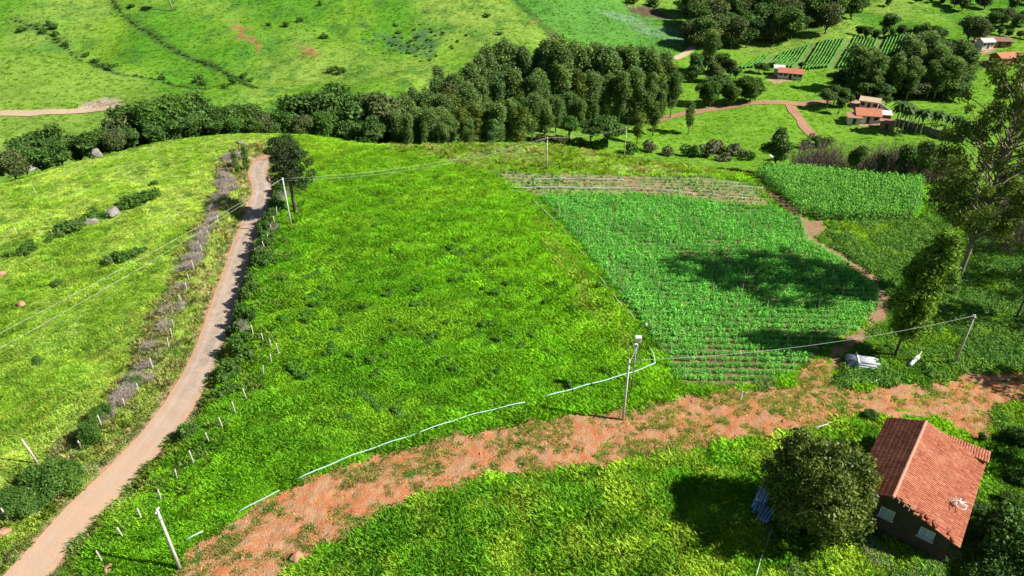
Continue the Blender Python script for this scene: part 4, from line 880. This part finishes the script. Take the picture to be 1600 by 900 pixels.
wire(TOP_F, TOP_G, 1.4, 'upper wire between the slim pole and the far thin pole', .014); wire(TOP_F+Vector((0, .4, -.5)), TOP_G+Vector((0, .4, -.3)), 1.7, 'lower wire between the slim pole and the far thin pole', .014)
wire(TOP_G, TOP_H, .8, 'wire between the two far thin poles', .014)
p = at(1577, 563); tag(MB().tube([tuple(TOP_R), tuple(p)], .022, 5).build('stay_wire', darkm), 'dark slanting stay wire of the weathered pole', 'wire')
wire(TOP_C+Vector((0, 0, -.4)), Vector(loc)+Vector((0, 0, h-1.6)), .1, 'short wire from the concrete pole to the meter pole', .018)
# ------------------------------------------------------------------ fences
def fence(name, pts, hh, label, r=.075):
    P = [at(*p) for p in pts]; t = empty(name, tuple(P[0])); o = Vector(P[0]); me = MB().tube([(0, 0, -.3), (.01, 0, .7), (0, 0, 1.0)], [r, r*.95, r*.8], 7).mesh('post', woodp, True); tops = []
    for p in P:
        s = hh*random.uniform(.85, 1.15); a, b = random.uniform(-.1, .1), random.uniform(-.1, .1)
        put('post', me, t, tuple(Vector(p)-o), (a, b, random.random()*6), (1, 1, s)); tops.append(Vector(p)-o+Vector((b*s*.8, -a*s*.8, 0)))
    for z in (.45, .8, 1.15): MB().tube([q+Vector((0, 0, z*hh/1.35)) for q in tops], .004, 4).build('wire', darkm, t)
    return tag(t, label, 'fence')
fence('wire_fence', [(160, 878), (193, 840), (222, 812), (252, 782), (277, 750), (303, 724), (328, 694), (349, 672), (368, 646), (385, 624), (412, 588), (424, 568), (436, 556), (424, 544), (412, 535), (396, 524), (380, 482), (383, 467), (388, 448), (396, 431), (399, 422), (405, 405), (414, 391), (420, 378), (425, 363), (429, 350), (433, 338), (437, 327)], 1.5, 'post-and-wire fence between the road and the middle pasture')
fence('wire_fence', [(3, 838), (15, 815), (53, 778), (129, 704), (160, 668), (196, 637), (217, 614), (240, 578), (264, 545), (269, 528), (272, 514), (284, 474), (292, 456), (296, 441), (304, 424), (316, 398), (328, 374), (342, 352), (356, 330)], 1.5, 'post-and-wire fence between the road and the left pasture')
p = at(61, 726); tag(MB().tube([(0, 0, -.3), (-.2, 0, 1.6), (-.45, 0, 3.3)], [.11, .1, .08], 8).build('leaning_post', woodp, None, True), 'tall leaning pale post at the edge of the left pasture', 'post').location = tuple(p)
for k, (px, py, lab) in enumerate([(85, 372, 'thin pale stake standing alone on the left pasture, nearest the bush line'), (28, 368, 'thin pale stake at the left picture edge of the pasture'), (57, 303, 'far thin pale stake on the upper left pasture')]):
    p = at(px, py); o = MB().tube([(0, 0, -.2), (-.2, .1, 1.4)], .05, 6).build('stake', stakem); o.location = tuple(p); tag(o, lab, 'stake')
# ------------------------------------------------------------------ stakes, pipes and tapes of the plots
stake_me = MB().tube([(0, 0, -.2), (.03, 0, 1.0), (0, .03, 2.0)], [.034, .03, .026], 5).mesh('stake', stakem)
def stake(x, y, lab, grp, hs=1.0):
    o = put('crop_stake', stake_me, None, (x, y, float(zf(x, y))), (random.uniform(-.06, .06), random.uniform(-.06, .06), 0), (1, 1, hs)); tag(o, lab, 'stake', grp)
x, y = rows(CROP, ROWANG, 3.75, 4.2, .2); k = rng.permutation(len(x))[:150]
for a_, b_ in zip(x[k], y[k]): stake(a_, b_, 'thin pale stake standing among the crop plants', 'stakes among the crop plants', random.uniform(.75, 1.0))
x, y = rows(SEEDL, ROWANG, 3.9, 4.0, .2); k = rng.permutation(len(x))[:70]
for a_, b_ in zip(x[k], y[k]): stake(a_, b_, 'thin pale stake on the seedling strip', 'stakes on the seedling strip', random.uniform(.8, 1.2))
edge = smooth_line(atl([(1046, 555), (1020, 515), (992, 478), (956, 436), (911, 374), (872, 330), (846, 304)]), 1.3)
for e in edge[::2]: stake(e[0]+random.uniform(-.2, .5), e[1], 'thin pale stake at the left end of a crop row', 'stakes along the left edge of the crop', random.uniform(.6, .9))
mint = solid('mint_tape', (.32, .52, .41), (.24, .42, .33), 2.0, .5)
whitepipe = solid('white_pipe', (.50, .52, .50), (.38, .40, .38), 2.0, .45)
def pipe(name, pp, r, mat, lift, label, cat, squash=1.0):
    L_ = smooth_line(atl(pp), .8); pts = [(a, b, float(zf(a, b))+lift+.05*math.sin(i*1.3)) for i, (a, b) in enumerate(L_)]
    return tag(MB().tube(pts, r, 6).build(name, mat, None, True), label, cat)
tape = [(300, 842), (372, 803), (470, 750), (560, 712), (640, 685), (720, 657), (820, 632), (905, 609), (980, 588), (1023, 572)]
pipe('tape', [(292, 847), (318, 834)], .07, mint, .30, 'short loose end of pale green tape at the lower left', 'tape')
pipe('tape', [(372, 803), (400, 788), (437, 768)], .05, mint, .22, 'faint stretch of pale green tape sunk in the grass', 'tape')
pipe('tape', [(466, 752), (560, 712), (640, 685), (720, 657), (820, 632)], .06, mint, .34, 'long pale green tape along the lower edge of the middle pasture', 'tape')
pipe('tape', [(850, 624), (905, 609), (980, 588), (1023, 572)], .07, mint, .40, 'pale green tape passing behind the concrete pole', 'tape')
pipe('tape', [(1023, 572), (1020, 558), (1014, 545)], .07, mint, .40, 'short pale green tape turning the pasture corner', 'tape')
pipe('irrigation_pipe', [(992, 500), (960, 465), (922, 415)], .05, whitepipe, .20, 'white pipe along the near left edge of the crop', 'pipe')
pipe('irrigation_pipe', [(922, 408), (900, 386), (862, 342), (830, 312)], .05, whitepipe, .20, 'white pipe along the far left edge of the crop', 'pipe')
pipe('irrigation_pipe', [(797, 296), (850, 295), (920, 296), (1000, 297), (1080, 304)], .06, whitepipe, .35, 'white pipe across the middle of the seedling strip', 'pipe')
pipe('irrigation_pipe', [(830, 282), (900, 281), (975, 283)], .05, whitepipe, .35, 'white pipe across the far part of the seedling strip', 'pipe')
pipe('irrigation_pipe', [(1140, 292), (1165, 294), (1192, 297)], .06, whitepipe, .35, 'short white pipe at the right end of the seedling strip', 'pipe')
pipe('irrigation_pipe', [(1100, 305), (1135, 309), (1165, 312)], .05, whitepipe, .3, 'short white pipe near the right edge of the seedling strip', 'pipe')
pipe('hose', [(1206, 826), (1200, 845), (1190, 870), (1180, 905)], .035, whitepipe, .34, 'pale hose lying on the grass below the round tree', 'hose')
pipe('plank', [(1272, 672), (1290, 666), (1305, 660)], .06, whitepipe, .22, 'white strip of wood on the ground above the round tree', 'plank')
p = at(1157, 626); o = MB().tube([(0, 0, -.1), (.12, .2, 1.1)], .05, 6).build('marker_stick', white); o.location = tuple(p); tag(o, 'short white stick at the upper edge of the bare strip', 'stick')
p = at(1072, 590); o = MB().tube([(0, 0, -.1), (0, .05, 1.6)], .04, 6).build('marker_stick', stakem); o.location = tuple(p); tag(o, 'thin pale stick at the near left corner of the crop', 'stick')
p = at(1009, 510); o = MB().tube([(0, 0, 0), (0, 0, .25), (0, 0, .42), (0, 0, .5)], [.16, .17, .15, .05], 10).build('bucket', white, None, True); o.location = tuple(p); tag(o, 'small white bucket at the left edge of the crop', 'bucket')
# ------------------------------------------------------------------ stacked material and litter
greyp = solid('fibre_grey', (.36, .37, .40), (.24, .25, .28), 6, .6); bluep = solid('bluish_metal', (.22, .34, .46), (.05, .09, .15), 1.5, .35, metal=.3)
def stack(name, px, py, rz, n, layers, ln, r, mat, label, cat, pname, strap=None, rag=.3):
    p = at(px, py); t = empty(name, tuple(p), rz); me = MB().tube([(-ln/2, 0, 0), (ln/2, 0, 0)], r, 8).mesh(pname, mat, True)
    for k in range(layers):
        for i in range(n-k): put(pname, me, t, (random.uniform(-rag, rag), (i-(n-k-1)/2)*r*2.05, .12+r+k*r*1.75), (random.random(), 0, random.uniform(-.03, .03)))
    if strap is not None: MB().box((strap, 0, .14+r*layers), (.14, n*r*2.0, r*2*layers*.92)).build('strap', white, t)
    return tag(t, label, cat)
stack('post_stack', 1345, 572, math.radians(-14), 8, 4, 2.9, .13, greyp, 'strapped stack of pale grey posts beside the footpath', 'stack', 'stacked_post', -.55)
stack('sheet_pile', 1187, 788, math.radians(58), 6, 3, 2.8, .11, bluep, 'pile of bluish metal tubes in the shadow of the round tree', 'pile', 'metal_tube', None, .5)
stack('sheet_pile', 1196, 808, math.radians(48), 5, 2, 1.9, .12, bluep, 'smaller bundle of bluish tubes lying against the pile', 'pile', 'metal_tube', None, .3)
p = at(1428, 566); t = empty('concrete_pipe', tuple(p), math.radians(42)); MB().tube([(-1.3, 0, .3), (1.0, 0, .3)], .22, 14).build('barrel', white, t, True); MB().tube([(-.35, 0, .3), (-.2, 0, .3)], .235, 14).build('band', darkm, t); MB().tube([(1.0, 0, .3), (2.0, .1, .45)], .09, 8).build('spigot', greyp, t); tag(t, 'white pipe with dark band lying by the stayed pole', 'pipe')
p = at(1371, 597); o = MB().tube([(-.6, -.2, .2), (.6, .3, .3)], .09, 8).build('pipe_offcut', white); o.location = tuple(p); tag(o, 'short white pipe offcut below the stack of posts', 'pipe')
def rock(name, px, py, s, mat, label, seed, sink=.25):
    n1, n2 = 16, 10; V_, F_ = [], []; r_ = np.random.default_rng(seed); ph = r_.random(6)*6
    for i in range(n2+1):
        for j in range(n1):
            th = math.pi*i/n2; a = 2*math.pi*j/n1; d = Vector((math.sin(th)*math.cos(a), math.sin(th)*math.sin(a), math.cos(th)))
            k = 1+.16*math.sin(3*d.x+ph[0])*math.sin(4*d.y+ph[1])+.12*math.sin(5*d.z+ph[2]+2*d.x)+.05*r_.normal()*(0 < i < n2)
            V_.append((d.x*k*s[0], d.y*k*s[1], d.z*k*s[2]+s[2]*(1-2*sink)))
    for i in range(n2):
        for j in range(n1): F_.append((i*n1+j, (i+1)*n1+j, (i+1)*n1+(j+1) % n1, i*n1+(j+1) % n1))
    o = put(name, from_np(name, V_, F_, mat), None, tuple(at(px, py)), (0, 0, seed*1.3)); return tag(o, label, 'rock')
granite = solid('granite', (.25, .23, .21), (.14, .13, .115), 1.6, bump=.08); redrock = solid('red_clod', (.36, .20, .12), (.28, .14, .08), 2, bump=.05)
rock('boulder', 153, 247, (1.0, .8, 1.15), granite, 'pale upright boulder on the left pasture near the tree belt', 3, .15)
rock('boulder', 178, 335, (1.5, .9, .7), granite, 'flat pale boulder in the pasture bush line, right of two', 4)
rock('boulder', 143, 349, (1.4, .8, .6), granite, 'flat pale boulder in the pasture bush line, left of two', 5)
rock('rock_slab', 52, 262, (4.2, 1.6, .7), granite, 'long bare rock slab at the edge of the tree belt', 6, .4)
rock('rock', 34, 478, (.55, .45, .4), redrock, 'small tan rock in the left pasture', 7); rock('rock', 3, 430, (.6, .5, .4), redrock, 'small tan rock at the left picture edge', 8)
rock('rock', 51, 795, (.75, .6, .5), granite, 'pale rock below the large roadside bush', 9); rock('rock', 8, 834, (.5, .4, .35), redrock, 'red earth clod at the cut bank, lower left', 10); rock('rock', 170, 890, (.4, .35, .3), redrock, 'small tan rock beside the fence, lower left', 11)
rock('rock', 358, 548, (.5, .45, .4), redrock, 'red clod on the bank right of the road', 12); rock('rock', 464, 873, (.55, .5, .35), redrock, 'clod on the bare strip near the bottom edge', 13)
rock('rock', 378, 225, (1.6, .5, .25), granite, 'flat pale stone on the pasture above the bend', 14)
clodm = [redrock]
for k in range(70):
    for _ in range(20):
        px, py = random.uniform(300, 1250), random.uniform(600, 890); q = at(px, py)
        if inpoly(q[:1], q[1:2], DIRT)[0]: break
    else: continue
    s = random.uniform(.10, .24)
    if k == 0: cme = rock('clod', px, py, (1, .85, .65), redrock, 'lump of red earth on the bare strip', 20, .3).data; bpy.data.objects['clod'].scale = (s, s, s); bpy.data.objects['clod']['group'] = 'lumps of earth on the bare strip'; continue
    tag(put('clod', cme, None, tuple(q), (0, 0, random.random()*6), (s, s*random.uniform(.7, 1.2), s)), 'lump of red earth on the bare strip', 'clod', 'lumps of earth on the bare strip')
# ------------------------------------------------------------------ the tiled house
HA = math.atan2(.78, .623); HO = Vector((30.9, 39.4, 0)); HL = 11.4; RZ = 5.0; XR, ZR = 5.3, 3.05; XL, ZL = -2.9, 3.75
hz = float(zf(36, 42)); HM = Matrix.Translation((HO.x, HO.y, hz)) @ Matrix.Rotation(HA-math.pi/2, 4, 'Z')
house = bpy.data.objects.new('tiled_house', None); COL.objects.link(house); house.matrix_world = HM; tag(house, 'small house with a red clay tile roof and dark gable', 'house')
plaster = solid('stained_plaster', (.065, .047, .032), (.035, .026, .02), 1.2, bump=.02); tilem = tile_material(); framew = solid('window_white', (.48, .50, .52), (.38, .40, .43), 4, .5); paneb = solid('window_blue', (.30, .38, .48), (.20, .27, .36), 2.0, .25, spec=.5); timber = solid('roof_timber', (.20, .13, .08), (.12, .08, .05), 3)
def roofz(x): return RZ+(ZR-RZ)*x/XR if x > 0 else RZ+(ZL-RZ)*x/XL
WX0, WX1, WY0, WY1 = XL+.45, XR-.45, .55, HL-.4
def gable(y, openings):
    mb = MB(); xs = sorted({WX0, 0.0, WX1}.union(*[{a, b} for a, b, _, _ in openings]) if openings else {WX0, 0.0, WX1})
    for a, b in zip(xs[:-1], xs[1:]):
        za, zb = roofz(a)-.12, roofz(b)-.12; ops = [o for o in openings if o[0] <= a+1e-6 and o[1] >= b-1e-6]
        if not ops: mb.prism([(a, y, -.4), (b, y, -.4), (b, y, zb), (a, y, za)], (0, .18, 0))
        else:
            _, _, z0, z1 = ops[0]; mb.prism([(a, y, -.4), (b, y, -.4), (b, y, z0), (a, y, z0)], (0, .18, 0)); mb.prism([(a, y, z1), (b, y, z1), (b, y, zb), (a, y, za)], (0, .18, 0))
    return mb
def on_gable(px, py):
    d = Vector((ray(px, py)[0], ray(px, py)[1], -ray(px, py)[2])); I = HM.inverted(); o = I @ Vector((0, 0, CAMH)); dd = I.to_3x3() @ d; t = (WY0-o.y)/dd.y; return o+dd*t
wins = []
for px, py in ((1386, 802), (1448, 834)):
    g_ = on_gable(px, py); cx = min(max(g_.x, WX0+.8), WX1-.8); cz = min(max(g_.z, 1.2), roofz(cx)-.95); wins.append((cx-.55, cx+.55, cz-.5, cz+.5))
gable(WY0, wins).build('front_wall', plaster, house); gable(WY1-.18, []).build('back_wall', plaster, house)
for x0, nm in ((WX0, 'side_wall'), (WX1-.18, 'side_wall')):
    zt = roofz(x0 if x0 < 0 else x0+.18)-.14; MB().box((x0+.09, (WY0+WY1)/2, zt/2-.2), (.176, WY1-WY0-.37, zt+.4)).build(nm, plaster, house)
for a, b, z0, z1 in wins:
    mb = MB(); y = WY0-.03; w = .07
    for cx, cz, dx, dz in (((a+b)/2, z0+w/2, b-a, w), ((a+b)/2, z1-w/2, b-a, w), (a+w/2, (z0+z1)/2, w, z1-z0-2*w), (b-w/2, (z0+z1)/2, w, z1-z0-2*w), ((a+b)/2, (z0+z1)/2, w, z1-z0-2*w)): mb.box((cx, y+.06, cz), (dx, .12, dz))
    wo = mb.build('window', framew, house)
    for s in (0, 1): m0 = a+w+s*(b-a)/2-(w/2)*s; m1 = m0+(b-a)/2-1.5*w; MB().box(((m0+m1)/2, y+.07, (z0+z1)/2), (m1-m0-.004, .03, z1-z0-2*w-.004)).build('pane', paneb, wo)
    MB().box(((a+b)/2, WY0-.06, z0-.05), (b-a+.2, .22, .07)).build('sill', framew, wo)
roof = MB().tube([(0, .1, RZ-.2), (0, HL-.1, RZ-.2)], .09, 6).build('roof', timber, house)
def tiles(y0, y1, d2, L, org, skip=None, per=.22, course=.36):
    """one roof slope: half-round clay tiles in overlapping courses; d2 = unit down-slope vector, org = ridge height point"""
    nC = int(round((y1-y0)/per)); nR = int(math.ceil(L/course)); sg = 5; V_, F_, L_ = [], [], []; nrm = Vector((-d2.z, 0, d2.x)); nrm = nrm if nrm.z > 0 else -nrm
    for c in range(nC):
        for r in range(nR):
            if skip and skip(c, r, nC, nR): continue
            lv = min(1, max(0, random.gauss(.5, .25))); s0, s1 = r*course-.03, min((r+1)*course+.03, L+.1); j = random.uniform(-.02, .02)+.015*math.sin(r*.9+c*.05); o = len(V_)
            for s, lift, wd in ((s0, .0, .42), (s1, .045, .5)):
                for k in range(sg+1):
                    q = math.pi*k/sg; yy = y0+(c+.5)*per-math.cos(q)*per*wd+j; hh = math.sin(q)*.075+lift+random.uniform(-.006, .006)
                    V_.append(tuple(org+d2*s+nrm*hh+Vector((0, yy, 0))))
            for k in range(sg): F_.append((o+k, o+k+1, o+sg+2+k, o+sg+1+k)); L_.append(lv)
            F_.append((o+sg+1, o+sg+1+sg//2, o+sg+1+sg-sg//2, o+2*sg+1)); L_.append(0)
            # the channel tile between two cover tiles
            o = len(V_)
            for s in (s0, s1):
                for k, (yy, hh) in enumerate(((per*.35, .035), (per*.5, .0), (per*.65, .035))): V_.append(tuple(org+d2*s+nrm*(hh+.02*(s == s1))+Vector((0, y0+(c+.5)*per+yy, 0))))
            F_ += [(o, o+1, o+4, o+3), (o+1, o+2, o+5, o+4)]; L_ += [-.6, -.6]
    return V_, F_, L_
dr = Vector((XR, 0, ZR-RZ)); LR = dr.length; dr.normalize(); dl = Vector((XL, 0, ZL-RZ)); LL = dl.length; dl.normalize()
broken = lambda c, r, nC, nR: (c == 0 and r in (0, 1, 2, 3, 4, 6)) or (c == 1 and r in (1, 3))
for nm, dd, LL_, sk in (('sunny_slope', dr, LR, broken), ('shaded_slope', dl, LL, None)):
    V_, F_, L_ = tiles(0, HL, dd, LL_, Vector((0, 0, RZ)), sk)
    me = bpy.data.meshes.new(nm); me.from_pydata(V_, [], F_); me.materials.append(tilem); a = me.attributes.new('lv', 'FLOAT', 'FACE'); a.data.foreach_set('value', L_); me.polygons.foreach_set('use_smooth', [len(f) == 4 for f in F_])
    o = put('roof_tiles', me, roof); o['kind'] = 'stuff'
    MB().prism([(0, .25, RZ-.06), (0, HL-.05, RZ-.06), (dd.x*LL_, HL-.05, RZ-.06+dd.z*LL_), (dd.x*LL_, .25, RZ-.06+dd.z*LL_)], (0, 0, -.07)).build('decking', timber, roof)
rt = MB(); n = 8
for s, r in ((0, .13), (.42, .15)):
    for k in range(n+1): q = math.pi*k/n; rt.v.append((math.cos(q)*r, s, math.sin(q)*r*.8))
rt.f = [(k, k+1, n+2+k, n+1+k) for k in range(n)]; rme = rt.mesh('ridge_tile', solid('ridge_clay', (.50, .235, .165), (.40, .17, .11), 3), True)
for k in range(int(HL/.38)): put('ridge_tile', rme, roof, (random.uniform(-.01, .01), k*.38, RZ+.02), (0, 0, random.uniform(-.03, .03)))
purl = MB()
for k in range(4): purl.box((.5+k*.42, .12, roofz(.5+k*.42)-.03), (.07, .5, .07))
purl.build('rafter_ends', timber, roof)
# lean-to roof at the far gable
ll = bpy.data.objects.new('lean_to_roof', None); COL.objects.link(ll); ll.parent = house; ll.matrix_local = Matrix.Translation((0, 0, 0))
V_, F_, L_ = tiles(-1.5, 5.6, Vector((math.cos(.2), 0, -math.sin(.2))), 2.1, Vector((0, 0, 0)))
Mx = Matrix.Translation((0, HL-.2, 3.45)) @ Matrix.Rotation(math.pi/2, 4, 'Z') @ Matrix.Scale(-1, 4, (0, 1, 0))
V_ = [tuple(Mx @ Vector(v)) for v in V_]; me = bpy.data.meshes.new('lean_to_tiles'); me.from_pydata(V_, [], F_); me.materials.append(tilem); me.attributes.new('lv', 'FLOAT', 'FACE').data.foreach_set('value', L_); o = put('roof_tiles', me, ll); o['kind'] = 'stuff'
for x_ in (-1.3, 5.4): MB().box((x_, HL+1.6, 1.35), (.14, .14, 2.9)).build('lean_to_post', timber, ll)
MB().box((-1.35, HL+.35, 3.6), (1.1, .75, .22)).build('tank_slab', greyp, house)
fme = MB().tube([(0, -.2, .03), (0, .2, .05)], [.1, .11], 7).mesh('loose_tile', tilem)
for k in range(12): xx = random.uniform(1.8, 5.1); put('loose_tile', fme, roof, (xx, random.uniform(.0, .6), roofz(xx)+.14), (0, .35, random.uniform(-1, 1)))
# aerial lying on the sunny slope
g_ = HM @ Vector((4.35, 3.9, roofz(4.35)+.12)); an = empty('roof_aerial', tuple(g_)); MB().tube([(0, 0, 0), (0, 0, .7)], .035, 8).build('mast', white, an)
for k in range(7): a_ = k*.62-1.1; MB().tube([(0, 0, .62), (math.cos(a_)*.7, math.sin(a_)*.7, .42)], [.045, .03], 5).build('rod', white, an)
MB().tube([(math.cos(q)*.38, math.sin(q)*.38-.35, .52) for q in np.linspace(0, 6.28, 20)], .03, 5).build('hoop', white, an); tag(an, 'white broken aerial lying on the sunny roof slope', 'aerial')
pot = empty('plant_pot', tuple(at(1531, 690))); MB().tube([(0, 0, 0), (0, 0, .5)], [.22, .3], 10).build('pot', solid('maroon', (.12, .03, .03), (.07, .02, .02)), pot); put('plant', BUSH[0][1], pot, (0, 0, .4), None, (.35, .35, .5)); tag(pot, 'dark pot plant behind the far corner of the roof', 'plant pot')
t = empty('rubble_step', tuple(at(1456, 872))); mb = MB()
for k in range(9): put('brick', MB().box((0, 0, 0), (.5, .28, .2)).mesh('brick', solid('brick_red', (.42, .20, .12), (.30, .13, .08), 4)), t, (random.uniform(-.9, .9), random.uniform(-.4, .4), .12+.14*random.random()), (0, 0, random.random()*3))
tag(t, 'small heap of broken brick at the near corner of the house', 'rubble')
# ------------------------------------------------------------------ far buildings and walls
wallw = solid('whitewash', (.62, .60, .56), (.45, .42, .38), .8); rooft = solid('far_tile', (.42, .16, .09), (.32, .11, .06), 1.5); rooff = solid('fibre_roof', (.50, .48, .46), (.36, .34, .32), 1.0); brick = solid('bare_brick', (.33, .17, .10), (.25, .13, .08), 1.5); doorm = solid('dark_door', (.06, .05, .045), (.04, .035, .03), 2)
def far_house(px, py, L_, W_, hw, hr, rz, label, wm=wallw, rm=rooft, name='farm_house', mono=False, nwin=3):
    p = at(px, py); t = empty(name, tuple(p), math.radians(rz)); MB().box((0, 0, hw/2-.4), (L_, W_, hw+.8)).build('wall', wm, t); mb = MB(); e = .45
    if mono: mb.prism([(-L_/2-e, -W_/2-e, hw+.05), (-L_/2-e, W_/2+e, hw+hr), (-L_/2-e, W_/2+e, hw+hr+.12), (-L_/2-e, -W_/2-e, hw+.17)], (L_+2*e, 0, 0))
    else:
        mb.prism([(-L_/2-e, -W_/2-e, hw-.1), (-L_/2-e, 0, hw+hr), (-L_/2-e, 0, hw+hr+.16), (-L_/2-e, -W_/2-e, hw+.06)], (L_+2*e, 0, 0)); mb.prism([(-L_/2-e, W_/2+e, hw-.1), (-L_/2-e, W_/2+e, hw+.06), (-L_/2-e, .003, hw+hr+.16), (-L_/2-e, .003, hw+hr)], (L_+2*e, 0, 0))
        for s in (-1, 1): MB().prism([(s*(L_/2-.2), -W_/2+.02, hw), (s*(L_/2-.2), W_/2-.02, hw), (s*(L_/2-.2), 0, hw+hr-.05)], (s*.19, 0, 0)).build('gable', wm, t)
    mb.build('roof', rm, t)
    for k in range(nwin):
        xx = -L_/2+L_*(k+.5)/nwin
        if k == nwin//2: MB().box((xx, -W_/2-.02, 1.0), (.95, .1, 2.0)).build('door', doorm, t)
        else:
            w = MB().box((xx, -W_/2-.02, 1.5), (1.2, .1, 1.0)).build('window', doorm, t); MB().box((xx, -W_/2-.06, .96), (1.4, .16, .08)).build('sill', wm, w)
    return tag(t, label, 'house' if name == 'farm_house' else 'shed')
far_house(1234, 121, 8.2, 4.2, 2.0, 1.2, -20, 'long white cottage with an orange tiled roof below the planted rows', nwin=5)
far_house(1216, 116, 3.2, 3.0, 2.4, .5, -15, 'small white hut left of the long cottage', rm=rooff, name='shed', mono=True, nwin=1)
far_house(1352, 188, 6.8, 5.6, 2.3, 1.5, -12, 'far farmhouse with an orange tiled roof and white wall', nwin=3)
far_house(1332, 192, 3.6, 3.0, 2.0, .6, -12, 'low brown-roofed annex left of the far farmhouse', rm=brick, name='shed', mono=True, nwin=1)
far_house(1357, 168, 5.5, 4.0, 2.5, .8, -30, 'pale-roofed house above the far farmhouse', rm=solid('sand_roof', (.48, .36, .26), (.4, .3, .2), 1), nwin=3)
far_house(1376, 188, 4.6, 3.2, 2.2, .4, -15, 'grey-roofed shed right of the far farmhouse', wm=brick, rm=rooff, name='shed', mono=True, nwin=1)
far_house(1384, 200, 3.6, 2.6, 1.8, .4, -25, 'low brown shed below the grey-roofed shed', wm=brick, rm=brick, name='shed', mono=True, nwin=1)
far_house(1537, 74, 5.0, 4.0, 2.5, 1.0, 10, 'small white house in the far red-earth yard', rm=rooff, nwin=3)
far_house(1557, 72, 9.0, 4.0, 2.2, .8, -8, 'long brown-roofed shed in the far red-earth yard', wm=brick, rm=solid('rust_roof', (.22, .12, .09), (.15, .08, .06), 1), name='shed', mono=True, nwin=3)
far_house(1570, 98, 10.0, 6.0, 2.5, 1.4, 12, 'orange-roofed house half hidden by the eucalyptus crown', wm=brick, nwin=3)
far_house(1212, 250, 2.0, 1.3, .8, .3, 15, 'low white shelter behind the lone dark tree', rm=white, name='shed', mono=True, nwin=1)
far_house(1251, 262, 1.5, 1.0, .6, .3, -20, 'tiny white-roofed shelter right of the lone dark tree', rm=white, name='shed', mono=True, nwin=1)
stonew = solid('dark_stone', (.16, .15, .14), (.09, .085, .08), .9, bump=.08)
def wall(pp, hh, label, mat=stonew):
    P = [Vector(at(*p)) for p in pp]; t = empty('yard_wall', tuple(P[0]))
    for a_, b_ in zip(P[:-1], P[1:]):
        d_ = b_-a_; n = Vector((-d_.y, d_.x, 0)).normalized()*.2; o = P[0]
        MB().prism([a_-n-o-Vector((0, 0, .5)), a_+n-o-Vector((0, 0, .5)), a_+n-o+Vector((0, 0, hh)), a_-n-o+Vector((0, 0, hh))], d_*.995).build('wall_panel', mat, t)
    return tag(t, label, 'wall')
wall([(1396, 196), (1415, 200), (1435, 206), (1455, 212), (1478, 218), (1505, 224)], 2.2, 'long dark stone wall in front of the palms')
wall([(1342, 142), (1356, 154), (1372, 168), (1390, 182)], 1.8, 'grey wall running down beside the far farmhouse', solid('grey_wall', (.28, .26, .25), (.2, .19, .18), 1))
